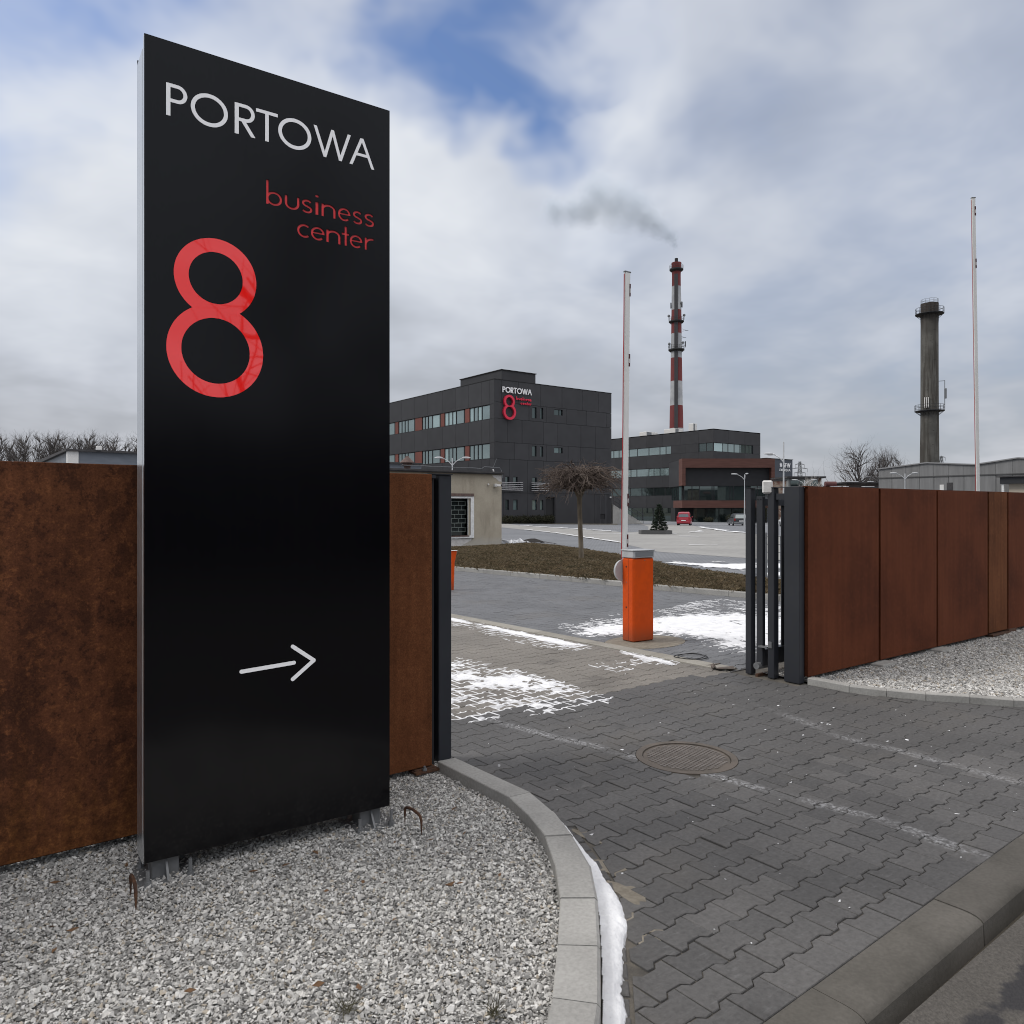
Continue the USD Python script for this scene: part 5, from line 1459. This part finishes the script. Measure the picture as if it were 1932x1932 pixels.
# left background: metal shed
sh = thing('metal_shed', 'grey blue metal shed with a white corner, above the rusty fence at the left', 'building')
m_shed = P('blue_grey_sheet', (.13, .145, .17), .5, vary=(.16, .175, .20), vscale=.8, stretch=(1, 1, 4))
obj('wall', MB().box(8.1, 40, 69.1, 92, -.2, 6.15), m_shed, sh)
obj('corner_trim', MB().box(7.95, 8.7, 68.95, 69.1, -.2, 6.2).box(7.95, 8.1, 69.1, 69.9, -.2, 6.2), m_plastic_white, sh)
obj('roof', MB().tri(hull([(7.8, 68.8, 6.15), (40, 68.8, 6.15), (7.8, 93, 6.15), (40, 93, 6.15), (7.8, 68.8, 6.32), (40, 68.8, 6.32), (7.8, 93, 6.5), (40, 93, 6.5)])), m_roof_felt, sh)
for k in range(3):
    obj('sheet_joint', MB().box(14 + k * 7, 14.06 + k * 7, 69.06, 69.1, -.2, 6.1), m_plastic_grey, sh)
obj('floodlight', MB().box(9.9, 10.3, 68.6, 68.8, 6.3, 6.62, .03), m_plastic_white, sh)

# ------------------------------------------------------------------ chimneys and smoke
m_chim_red = P('chimney_red', (.165, .022, .022), .7, vary=(.13, .020, .020), vscale=.3)
m_chim_white = P('chimney_white', (.40, .41, .42), .7, vary=(.30, .31, .33), vscale=.35)
m_chim_dark = P('chimney_ironwork', (.020, .021, .024), .7)
m_old = None
def old_concrete():
    g = G(); p = g('geometry', 'position')
    n, st, f = g.noise(p, .35, 6.0, .65), g.noise(g.vec('multiply', p, (1.6, 1.6, .12)), 1.0, 5.0, .6), g.noise(g.vec('multiply', p, (1, 1, 2.2)), 1.3, 5.0, .65)
    s = g('separate_xyz', vector=p)
    c = g.mix(g.step(n, .3, .7), (.085, .083, .076), (.135, .130, .118))
    c = g.mix(g.step(st, .42, .62), c, (.062, .057, .050))
    c = g.mix(g.step(f, .60, .70, 0, .7), c, (.030, .028, .024))
    c = g.mix(g.step(s + '.z', 33, 42, 0, .65), c, (.030, .022, .020))
    return g.make('old_chimney_concrete', surface=g('principled_bsdf', 'BSDF', base_color=c, roughness=.9, specular_ior_level=.2))


def platform(parent, z, r0, r1, name='platform', rail=1.1, n=16, th=.25, brackets=True):
    pl = obj(name, MB().lathe([(r0 - .02, z - th), (r1, z - th * .4), (r1, z), (r0 - .02, z)], n=24), m_chim_dark, parent)
    mb = MB(); a = np.linspace(0, 2 * math.pi, 25)
    for h in (rail * .5, rail):
        mb.tube(np.stack([r1 * .98 * np.cos(a), r1 * .98 * np.sin(a), np.full(25, z + h)], 1), .035, 4, cap=False)
    for k in range(n):
        t = k / n * 2 * math.pi
        mb.cyl((r1 * .98 * math.cos(t), r1 * .98 * math.sin(t), z), (r1 * .98 * math.cos(t), r1 * .98 * math.sin(t), z + rail), .035, 4)
        if brackets:
            mb.tube([(r1 * .95 * math.cos(t), r1 * .95 * math.sin(t), z - th * .5), (r0 * math.cos(t), r0 * math.sin(t), z - .9)], .04, 3, cap=False)
    obj('railing', mb, m_chim_dark, pl)
    return pl


c1 = thing('chimney', 'tall red and white striped power station chimney with aerials and platforms', 'chimney', (181.6, 157.5, 0), math.degrees(math.atan2(-157.5, -181.6)))
prof = [(-2, 2.75), (26.2, 2.1), (33.2, 1.96), (40.7, 1.78), (47.9, 1.68), (55.4, 1.60), (62.7, 1.50), (70, 1.36), (73.6, 1.33)]
for k in range(8):
    (z0, r0), (z1, r1) = prof[k], prof[k + 1]
    obj('band', MB().lathe([(r0, z0), (r1, z1)], n=32), m_chim_red if k % 2 else m_chim_white, c1, smooth=True)
obj('crown', MB().lathe([(1.33, 73.6), (1.38, 74.6), (1.33, 75.0), (1.52, 76.8), (1.52, 77.3), (.5, 77.3)], n=32), m_chim_red, c1, smooth=40)
obj('flue', MB().lathe([(.5, 77.3), (.5, 78.7), (.42, 78.7), (.42, 77.3)], n=16), m_chim_dark, c1)
platform(c1, 75.4, 1.35, 2.1, th=.9); platform(c1, 59.3, 1.55, 2.3, th=.7); platform(c1, 50.6, 1.65, 2.45, th=.8)
for s, w, yy in ((-1, .22, -.42), (1, .34, .12)):
    mb = MB()
    for (z0, r0), (z1, r1) in zip(prof[:-1], prof[1:]):
        mb.tri(hull([(rr + dx, yy + dy, z) for rr, z in ((r0, z0), (r1, z1)) for dx in (-.3, .14) for dy in (-w, w)]))
    obj('ladder_cage' if s > 0 else 'cable_run', mb, P('ladder_shadow', (.055, .055, .06), .7) if 'ladder' not in used else '/World/Looks/ladder_shadow', c1); used['ladder'] = 1  # dark grey of the ladder cage and cable run themselves
def aerial(parent, th, r, z, kind):
    th = -th
    x, yy = r * math.cos(th), r * math.sin(th)
    if kind == 0:
        mb = MB().cyl((x, yy, z), (x, yy, z + 2.0), .06, 6).box(x - .16, x + .16, yy - .16, yy + .16, z + .3, z + 1.9)
    elif kind == 1:
        mb = MB().cyl((x, yy, z), (x, yy, z + 1.4), .05, 6).tri(trimesh.creation.icosphere(2, .42).apply_scale((.55, 1, 1)).apply_translation((x, yy, z + 1.4)))
    else:
        mb = MB().tube([(x * .7, yy * .7, z + .6), (x * 1.25, yy * 1.25, z), (x * .7, yy * .7, z - .1)], .05, 4).box(x * 1.2 - .1, x * 1.2 + .1, yy * 1.2 - .5, yy * 1.2 + .5, z - .05, z + .05)
    obj('aerial', mb, m_chim_dark if kind != 1 else m_plastic_grey, parent)
for th, r, z, k in ((1.25, 1.75, 63.0, 0), (-1.1, 1.7, 63.3, 1), (-1.35, 1.75, 63.2, 0), (1.5, 2.3, 59.6, 1), (-1.5, 2.35, 59.6, 1), (-1.45, 2.6, 56.2, 2), (-1.3, 2.1, 54.0, 2), (-1.5, 2.7, 51.0, 0), (1.2, 2.3, 50.8, 1), (-1.1, 2.2, 51.0, 1), (1.45, 2.2, 50.8, 0)):
    aerial(c1, th, r, z, k)

c2h = thing('chimney', 'shorter grimy brown concrete chimney behind the grey hall at the right', 'chimney', (155.9, 70.6, -1.6), math.degrees(math.atan2(-70.6, -155.9)))
m_old = old_concrete()
obj('stack', MB().lathe([(1.85, -1), (1.62, 20), (1.56, 39.5), (1.60, 40.2), (1.60, 43.5), (1.35, 43.5), (1.35, 42.5)], n=36), m_old, c2h, smooth=50)
platform(c2h, 41.5, 1.6, 2.55, th=.3); platform(c2h, 22.4, 1.6, 2.65, th=.3)
mb = MB(); a = np.linspace(0, 2 * math.pi, 25)
for h in (43.9, 44.3):
    mb.tube(np.stack([1.5 * np.cos(a), 1.5 * np.sin(a), np.full(25, h)], 1), .03, 4, cap=False)
for k in range(12):
    t = k / 12 * 2 * math.pi; mb.cyl((1.5 * math.cos(t), 1.5 * math.sin(t), 43.5), (1.5 * math.cos(t), 1.5 * math.sin(t), 44.3), .03, 4)
obj('top_railing', mb, m_plastic_grey, c2h)
for k in range(3):
    obj('aerial', MB().box(1.62, 1.80, -.95 + .33 * k, -.78 + .33 * k, 22.9, 24.9), m_plastic_white, c2h)
obj('aerial', MB().box(2.4 * math.cos(-1.5), 2.4 * math.cos(-1.5) + .4, 2.5, 2.95, 24.6, 26.6, .08).cyl((.2, 2.6, 22.4), (.2, 2.6, 28.2), .06, 6).cyl((.2, 1.5, 28.1), (.2, 2.6, 28.1), .05, 5), m_plastic_grey, c2h)

def smoke():
    path = [((1270, 468), 1.2), ((1261, 448), 2.3), ((1245, 430), 3.4), ((1222, 416), 4.3), ((1192, 398), 6.0), ((1160, 386), 7.0), ((1132, 372), 6.6), ((1108, 396), 5.0), ((1080, 400), 4.2), ((1050, 402), 3.8)]
    dd = 238.0
    balls = []
    for (px, py), rr in path:
        q = np.array(direction(px, py)); q = q / (.6 * q[0] + .8 * q[1]) * dd + (0, 0, EYE)
        balls.append((q, rr))
    g = G(); p = g('geometry', 'position'); tot = None
    q = g.vec('add', p, g.vec('scale', g.vec('subtract', g('noise_texture', 'color', vector=p, scale=.16, detail=4.0, roughness=.6), (.5, .5, .5)), scale=6.5))
    for c, rr in balls:
        d = g.vec('distance', q, tuple(c), out='value')
        m = g.step(d, rr * 1.45, rr * .1, 0, 3.2 / (rr + 2.0)); tot = m if tot is None else g.math('maximum', tot, m)
    n = g.noise(p, .22, 5.0, .6)
    dens = g.math('multiply', g.math('multiply', tot, g.step(n, .25, .65, .5, 1.0)), .38)
    mat = g.make('smoke', volume=g('principled_volume', 'volume', color=(.80, .90, 1.0), density=dens, anisotropy=.2))
    M = [manifold3d.Manifold.hull(manifold3d.Manifold.sphere(a[1] * 1.8 + .8, 14).translate([float(x) for x in a[0]]) + manifold3d.Manifold.sphere(b[1] * 1.8 + .8, 14).translate([float(x) for x in b[0]])) for a, b in zip(balls[:-1], balls[1:])]
    obj('smoke', manifold3d.Manifold.batch_boolean(M, manifold3d.OpType.Add), mat, label='drifting plume of grey smoke above the striped chimney', category='smoke', kind='stuff')


smoke()

# ------------------------------------------------------------------ street lamps
m_lamp = P('pale_lamp_paint', (.50, .51, .52), .45, metallic=.2)
def make_lamp(label, loc, rot, spread, mat, scale=1.0, mast=.0, group='twin armed street lamps in the yard'):
    t = thing('street_lamp', label, 'street lamp', loc, rot, scale=scale)
    H = 5.35
    obj('pole', MB().tube([(0, 0, -.3), (0, 0, 1.2), (0, 0, 1.25), (0, 0, H + .3 + mast)], [.085, .08, .062, .045], 10), mat, t)
    for k, a in enumerate((0, spread)):
        c, s = math.cos(math.radians(a)), math.sin(math.radians(a))
        pts = [(q * c, q * s, H - .3 + z) for q, z in ((0, 0), (.10, .12), (.30, .33), (.62, .52), (.95, .62))]
        arm = obj('arm', MB().tube(pts, [.042, .04, .035, .03, .028], 6), mat, t)
        h = trimesh.creation.icosphere(2, 1.0); h.apply_scale((.36, .15, .075)); h.apply_translation((1.12, 0, H + .34))
        h.apply_transform(trimesh.transformations.rotation_matrix(math.radians(a), (0, 0, 1)))
        obj('lamp_head', MB().tri(h), mat, t, smooth=True)
    return t


cam_right = math.degrees(math.atan2(-.6, .8))                              # heading of the picture's right, in the ground plane
make_lamp('white twin armed street lamp rising behind the gatehouse roof', (32.6, 51.4, 0), cam_right + 8, 164, m_lamp)
make_lamp('white street lamp in front of the red framed building, left of the dark gate posts', (70.35, 51.36, -.32), cam_right + 180, 85, m_lamp)
m_lamp_dark = P('dark_lamp_heads', (.10, .10, .105), .5)
make_lamp('tall street lamp with two dark heads, in front of the lettered blue grey block', (49.6, 32.8, -.02), cam_right + 178, -55, m_lamp, 1.0, .9)
make_lamp('small far street lamp in front of the low flat roofed building', (85.3, 53.5, -.54), cam_right + 160, 190, m_lamp)
make_lamp('white twin armed street lamp in front of the grey hall', (79.0, 38.2, -.45), cam_right + 172, -165, m_lamp)
make_lamp('street lamp half hidden by bare trees left of the grey hall', (84.6, 43.8, -.53), cam_right + 15, 130, m_lamp_dark)

# ------------------------------------------------------------------ trees
def make_tree(name, label, loc, seed, h, rad, depth, kids, spread, up, mat, group=None, rot=0, stems=1, limb=.42, thin=.02, wig=.14, twig=.03):
    r = np.random.default_rng(seed)
    t = thing(name, label, 'tree', loc, rot, group)
    a, b = MB(), MB()
    for s in range(stems):
        d = unit(np.array([r.normal(0, .05 if stems == 1 else .22), r.normal(0, .05 if stems == 1 else .22), 1.0]))
        p = np.array([0, 0, -.3]); pts = [p]; rr = [rad]
        n = 9
        for i in range(n):
            d = unit(d + r.normal(0, .06, 3) + (0, 0, .08)); p = p + d * (h * .93) / n; pts.append(p); rr.append(rad * (1 - .88 * (i + 1) / n))
        a.tube(pts, rr, 8, cap=False)
        for i in range(2, n + 1):
            for k in range(kids):
                q = pts[i] + (pts[i - 1] - pts[i]) * r.random()
                az = r.uniform(0, 6.283); el = r.uniform(.15, .75) + .25 * i / n
                dd = np.array([math.cos(az) * math.cos(el), math.sin(az) * math.cos(el), math.sin(el)])
                grow(a, b, q, dd, h * limb * (1.08 - .75 * i / n) * r.uniform(.7, 1.15), rr[i] * .62 + twig, depth, r, spread, up, 2, thin, wig, 0, 4)
    obj('trunk', a, mat, t)
    obj('crown', b, mat, t)
    return t


def spot(px, d):
    """a place on the ground d metres ahead, px in the photograph's own columns"""
    r = (px - 966) / 1435.
    x, yy = d * (.8 * r + .6), d * (.8 - .6 * r)
    return (x, yy, float(terrain(x)))
make_tree('bare_tree', 'tallest bare tree, standing left of the grey hall behind the rusty fence', spot(1617, 118), 5, 12.2, .26, 3, 5, .52, .10, m_far_wood, limb=.50, twig=.045)
make_tree('bare_tree', 'thin bare tree of several stems between the tallest bare tree and the grey hall', spot(1655, 124), 8, 12.0, .16, 3, 4, .45, .22, m_far_wood, stems=4, limb=.38, twig=.06)
make_tree('bare_tree', 'bare tree top showing above the left gable of the grey hall', spot(1697, 140), 12, 11.4, .24, 3, 6, .5, .15, m_far_wood, limb=.42, twig=.06)
make_tree('bare_tree', 'far bare tree top just left of the grimy chimney', spot(1722, 150), 15, 10.9, .22, 3, 5, .5, .15, m_far_wood, limb=.40, twig=.06)
make_tree('birch_tree', 'pale slender birch clump beside the low flat roofed building', spot(1519, 100), 18, 6.6, .10, 3, 3, .45, .12, m_birch, stems=4, limb=.34)
make_tree('birch_tree', 'pale leaning birch stems in front of the painted brick wall', spot(1489, 104), 19, 5.0, .08, 2, 1, .4, .12, m_birch, stems=2, limb=.3)
protos = [make_tree('forest_tree', 'bare dark woodland tree, leftmost above the rusty fence', spot(8, 150), 31, 15.5, .25, 3, 6, .48, .18, m_far_wood, limb=.30, thin=.03, twig=.07),
          make_tree('forest_tree', 'tallest bare woodland tree, left of the metal shed roof', spot(112, 155), 32, 16.6, .26, 3, 6, .48, .18, m_far_wood, limb=.30, thin=.03, twig=.07),
          make_tree('forest_tree', 'bare woodland tree over the middle of the metal shed', spot(196, 158), 33, 14.6, .24, 3, 6, .46, .20, m_far_wood, limb=.28, thin=.03, twig=.07)]
rr = random.Random(5)
ordinal = ['first, at the picture edge', 'second from the left edge', 'just right of the leftmost full crown', 'fourth from the left', 'fifth from the left', 'sixth from the left', 'left of the metal shed corner', 'behind the left shed corner', 'just right of the tallest crown', 'above the shed corner trim', 'near the left end of the shed roof', 'a third along the shed roof', 'just left of the shed middle', 'behind the shed middle', 'right of the shed middle', 'two thirds along the shed roof', 'well right along the shed roof', 'beside the black sign', 'last before the black sign', 'hidden behind the black sign']
for i, (px, d, s) in enumerate([(-40, 150, .98), (-18, 158, 1.0), (24, 156, .98), (40, 148, .95), (56, 160, .98), (72, 150, .9), (88, 152, .98), (98, 165, 1.0), (128, 150, .95), (140, 160, .98), (152, 152, .9), (164, 166, 1.0), (178, 155, .97), (186, 168, 1.02), (210, 160, .97), (222, 154, .93), (234, 165, .98), (246, 158, .95), (258, 162, .97), (270, 158, .95)]):
    copy_of(protos[i % 3], spot(px, d), rr.uniform(0, 360), f'bare woodland tree above the left fence, {ordinal[i]}', 'bare woodland trees above the left fence', scale=1.12 * s * (1.05 if i % 3 == 2 else .97 if i % 3 == 1 else 1.0))

# planted conifer in its kerbed bed
cx, cy = 36.6, 33.4
bedp = affinity.rotate(Polygon([(-1.05, -.5), (.5, -.62), (.95, -.3), (.95, .35), (.4, .6), (-1.05, .55)]), cam_right, origin=(0, 0))
cb = thing('planter', 'low dark kerbed bed holding the small conifer on the pale lane', 'planter', (cx, cy, 0))
ri = bedp.buffer(-.12)
obj('kerb', MB().prism(bedp.difference(ri), -.05, .24), P('dark_kerb', (.085, .085, .085), .85), cb)
obj('soil', MB().prism(ri, -.05, .17), '/World/Looks/wet_soil', cb)
cl = [(0, 0, .35 + .30 * k, .62 * (1 - k / 7.5) + .03, .62 * (1 - k / 7.5) + .03, .17) for k in range(7)] + [(0, 0, .35 + 2.0, .04, .04, .18)]
cn = thing('conifer', 'small dark spruce in the low kerbed bed left of the red car', 'tree', (cx + .15, cy - .1, .12), scale=.92)
r = np.random.default_rng(77); mb = MB()
for k in range(64):
    z = .18 + 1.75 * (k / 64); reach = .56 * (1 - k / 66) ** .9 + .04; a = k * 2.4 + r.uniform(-.3, .3)
    b = np.array([0, 0, z]); tip = np.array([math.cos(a) * reach, math.sin(a) * reach, z - .10 * reach + .05])
    for j in range(120 - k):
        t = r.uniform(.15, 1); c = b + (tip - b) * t; v = unit(np.array([math.cos(a), math.sin(a), -.2]) + r.normal(0, .55, 3)); s = unit(np.cross(v, r.normal(size=3)))
        mb.add([c - s * .02, c + s * .02, c + v * .11 + s * .008, c + v * .11 - s * .008], [[0, 1, 2, 3]])
obj('crown', mb, m_conifer, cn)
obj('trunk', MB().tube([(0, 0, -.05), (0, 0, 1.0), (0, 0, 2.02)], [.05, .03, .006], 6), m_twig, cn)

# ------------------------------------------------------------------ cars
m_tyre = P('tyre', (.012, .012, .013), .8); m_car_glass = glass_pane('car_glass', (.7, .78, .8), .3, (.02, .025, .025)); m_tail = P('tail_light', (.30, .012, .012), .2)
m_plate = P('number_plate', (.75, .75, .74), .4); m_rim = P('wheel_rim', (.35, .36, .37), .35, metallic=.7)
def make_car(label, loc, heading, paint, L=3.5, W=1.5, H=1.40, hatch=True):
    """x runs forward; the tail is at -L/2"""
    t = thing('parked_car', label, 'car', loc, heading)
    body = MB()
    h0, belt = .20, .80 * H / 1.4
    if hatch:
        lower = [(-L / 2, .30), (-L / 2 - .03, .62), (-L / 2 + .04, belt), (L * .22, belt), (L * .42, belt - .10), (L / 2, .58), (L / 2 + .02, .32), (L * .44, h0), (-L * .46, h0)]
        roof = [(-L / 2 + .05, belt - .01), (-L / 2 + .16, H - .14), (-L / 2 + .34, H - .02), (-.1, H), (L * .10, H - .05), (L * .25, belt - .01)]
    else:
        lower = [(-L / 2, .32), (-L / 2 - .03, .66), (-L / 2 + .05, belt + .04), (L * .20, belt), (L * .42, belt - .12), (L / 2, .56), (L / 2 + .02, .32), (L * .44, h0), (-L * .46, h0)]
        roof = [(-L / 2 + .10, belt), (-L / 2 + .55, H - .06), (-L * .1, H), (L * .06, H - .05), (L * .22, belt - .01)]
    def loft(prof, w0, w1, zb, zt):
        pts = []
        for x, z in prof:
            k = (z - zb) / max(zt - zb, 1e-6); w = w0 + (w1 - w0) * min(max(k, 0), 1)
            pts += [(x, w / 2, z), (x, -w / 2, z)]
        return pts
    body = MB()
    m = manifold3d.Manifold.hull_points(np.array(loft(lower, W, W * .97, h0, belt) + [(x * .985, y * 1.0, z) for x, y, z in loft([(-L / 2 + .05, .55), (L * .42, .55)], W * 1.02, W * 1.02, 0, 1)]))
    for sx in (-.31, .31):
        m = m - manifold3d.Manifold.cylinder(W + 1, .30, .30, 28, True).rotate([90, 0, 0]).translate([L * sx, 0, .28])
    cab = manifold3d.Manifold.hull_points(np.array(loft(roof, W * .93, W * .66, belt, H) + loft([(x, z - .05) for x, z in roof[1:4]], W * .93, W * .76, belt, H)))
    obj('body', (m + cab), paint, t, smooth=35)
    z = lambda k: belt + (H - belt) * k
    yw = lambda k: (W * .93 + (W * .72 - W * .93) * k) / 2
    xr = lambda k: np.interp(z(k), [p[1] for p in roof[:3]], [p[0] for p in roof[:3]])
    q = [(xr(k) - .012, s * yw(k) * f, z(k)) for k, f in ((.14, .82), (.80, .80)) for s in (-1, 1)]
    q2 = [(x + .02, yy, zz) for x, yy, zz in q]
    obj('rear_window', hull(q + q2), m_car_glass, t)
    for s in (-1, 1):
        xa, xb = -L / 2 + (.42 if hatch else .62), L * .16
        obj('side_window', hull([(x, s * (yw(k) + dy), z(k)) for x, k in ((xa, .12), (xb + .16, .12), (xa + .14, .82), (xb - .05, .82)) for dy in (-.02, .012)]), m_car_glass, t)
        obj('tail_light', hull([(-L / 2 - .035 + dx, s * (W / 2 * .97 - .02 - dy), zz) for dx in (0, .10) for dy in (0, .17) for zz in (belt - .20, belt + .04)]), m_tail, t)
        obj('mirror', cbox(.10, .16, .12, .03, (L * .17, s * (W / 2 + .08), belt + .08)), paint, t)
        for sx in (-.31, .31):
            w = obj('wheel', MB().lathe([(.0, -.09), (.24, -.09), (.275, -.06), (.275, .06), (.24, .09), (.0, .09)], n=22).move(frame((L * sx, s * (W / 2 - .09), .28), (1, 0, 0), (0, s, 0))), m_tyre, t)
            obj('rim', MB().lathe([(0, .095), (.10, .10), (.17, .093), (.175, .08)], n=16).move(frame((L * sx, s * (W / 2 - .09), .28), (1, 0, 0), (0, s, 0))), m_rim, w)
    obj('number_plate', MB().box(-L / 2 - .045, -L / 2 - .03, -.24, .24, .50, .61), m_plate, t)
    obj('bumper', MB().box(-L / 2 - .05, -L / 2 + .1, -W / 2 * .92, W / 2 * .92, .24, .46, .03), paint if hatch else m_plastic_grey, t)
    obj('bumper_trim', MB().box(-L / 2 - .04, -L / 2 + .1, -W / 2 * .8, W / 2 * .8, .18, .24), m_rubber, t)
    return t


m_red_car = P('red_car_paint', (.33, .012, .030), .28, coat=.6); m_grey_car = P('dark_grey_car_paint', (.020, .022, .026), .3, coat=.2); m_white_car = P('white_car_paint', (.65, .66, .67), .3, coat=.5)
make_car('small red hatchback seen from behind on the pale lane', (65.2, 55.4, -.245), 37.0, m_red_car, 3.4, 1.46, 1.48)
make_car('dark grey estate car parked behind the white street lamp', (72.6, 53.9, -.35), 46.0, m_grey_car, 4.4, 1.68, 1.38, False)
make_car('white car mostly hidden behind the dark gate posts', (73.4, 47.6, -.36), 52.0, m_white_car, 4.0, 1.62, 1.42)

# ------------------------------------------------------------------ far pylons, cage by the gate, gritty extras
def pylon(label, loc, h, w, arms):
    t = thing('pylon', label, 'pylon', loc, cam_right)
    mb = MB(); lv = np.linspace(0, 1, 9)
    cor = lambda k: [np.array([sx * w * (1 - .82 * k), sy * w * (1 - .82 * k), h * k]) for sx, sy in ((-1, -1), (1, -1), (1, 1), (-1, 1))]
    for a, b in zip(lv[:-1], lv[1:]):
        A, B = cor(a), cor(b)
        for i in range(4):
            mb.tube([A[i], B[i]], .16, 3, cap=False); mb.tube([A[i], B[(i + 1) % 4]], .09, 3, cap=False); mb.tube([B[i], A[(i + 1) % 4]], .09, 3, cap=False)
    obj('mast', mb, m_plastic_grey, t)
    for k, l in arms:
        m2 = MB()
        for s in (-1, 1):
            m2.tube([(0, 0, h * k + .8), (s * l, 0, h * k)], .12, 3, cap=False); m2.tube([(0, 0, h * k), (s * l, 0, h * k)], .12, 3, cap=False); m2.tube([(s * l, 0, h * k), (s * l, 0, h * k - 2)], .12, 3, cap=False)
        obj('crossarm', m2, m_plastic_grey, t)


pylon('far electricity pylon above the low flat roofed building', spot(1509, 430), 29.5, 2.4, [(.94, 2.6), (.86, 4.4), (.78, 3.2)])
pylon('far electricity pylon just right of the grimy chimney', spot(1776, 430), 32.5, 2.4, [(.98, 2.2), (.86, 4.4), (.78, 3.2)])
cage = thing('wire_cage', 'grey wire mesh cage seen through the gap between the gate posts', 'cage', (16.2, 10.9, 0), cam_right)
mb = MB()
for k in range(7):
    mb.box(-.25 + k * .083, -.235 + k * .083, -.01, .01, 0, 1.0)
for k in range(6):
    mb.box(-.25, .26, -.012, .012, .02 + k * .19, .035 + k * .19)
obj('mesh', mb, m_plastic_grey, cage)
for s in (-.27, .27):
    obj('post', MB().box(s - .03, s + .03, -.03, .03, 0, 1.08), m_galv, cage)

# leaves, weeds and the far side of the street (what the glossy sign mirrors)
m_leaf = P('dead_leaf', (.16, .085, .04), .9, vary=(.11, .06, .03), vscale=40)
r = random.Random(8); mb = MB()
for i in range(26):
    x, yy = r.uniform(.2, 2.3), r.uniform(2.2, 3.9)
    s = r.uniform(.010, .022); a = r.uniform(0, 6.3)
    if left_bed.contains(Point(x, yy)):
        v = [(x + s * math.cos(a + q) * k, yy + s * math.sin(a + q) * k, .045 + r.uniform(0, .012)) for q, k in ((0, 1.3), (1.4, .6), (3.1, 1.2), (4.7, .6))]
        mb.add(v, [[0, 1, 2, 3]]).add([(p, q, w - .001) for p, q, w in v], [[3, 2, 1, 0]])
obj('dead_leaves', mb, m_leaf, label='small brown dead leaves scattered over the left gravel bed', category='leaf', kind='stuff')
m_weed = P('winter_weed', (.055, .050, .025), .9)
for i, (x, yy, lab) in enumerate([(1.06, 2.32, 'sparse dry weed in the gravel near the bottom of the picture'), (1.44, 2.02, 'dark weed tuft against the inside of the curved kerb'), (.36, 2.62, 'thin weed sprig at the left edge of the gravel')]):
    mb = MB(); q = np.random.default_rng(i)
    for k in range(26):
        d = unit(np.array([q.normal(0, .8), q.normal(0, .8), .6])); b = np.array([x, yy, .03]) + q.normal(0, .012, 3) * (1, 1, 0)
        mb.tube([b, b + d * .03, b + unit(d + q.normal(0, .3, 3)) * .065], [.0014, .0011, .0005], 3, cap=False)
    obj('weed', mb, m_weed, label=lab, category='weed')
obj('far_pavement', MB().box(-70, 130, -11, -8, -.2, .02), m_road_kerb, kind='structure')
fw = thing('factory', 'long dark brick works across the street, facing the sign', 'building')
obj('wall', MB().box(-40, 60, -34, -20, -.2, 4.0), P('works_brick', (.060, .042, .034), .9, vary=(.045, .034, .03), vscale=.8), fw)
obj('roof', MB().box(-40.4, 60.4, -34.4, -19.7, 4.0, 4.3), m_roof_felt, fw)
for k in range(12):
    obj('window', MB().box(-36 + k * 8, -32 + k * 8, -20, -19.95, 1.4, 3.0), m_glass_dark, fw)
hg = [(-8 + .9 * k, 0, .8, .8, .7, .8) for k in range(46)]
leafy('hedge', 'tall dark hedge across the street', 'hedge', hg, 9000, .16, m_hedge, 90, (0, -11.6, 0))
sts = [make_tree('street_tree', 'bare street tree across the road, nearest to facing the sign', (5.0, -8.9, 0), 41, 9.5, .26, 3, 3, .52, .08, m_far_wood, limb=.46, twig=.05)]
copy_of(sts[0], (9.6, -9.9, 0), 130, 'bare street tree across the road, second to the right', scale=1.08)
copy_of(sts[0], (-1.6, -9.8, 0), 250, 'bare street tree across the road, to the left', scale=.95)
copy_of(sts[0], (13.5, -9.9, 0), 40, 'bare street tree across the road, farthest to the right', scale=1.0)
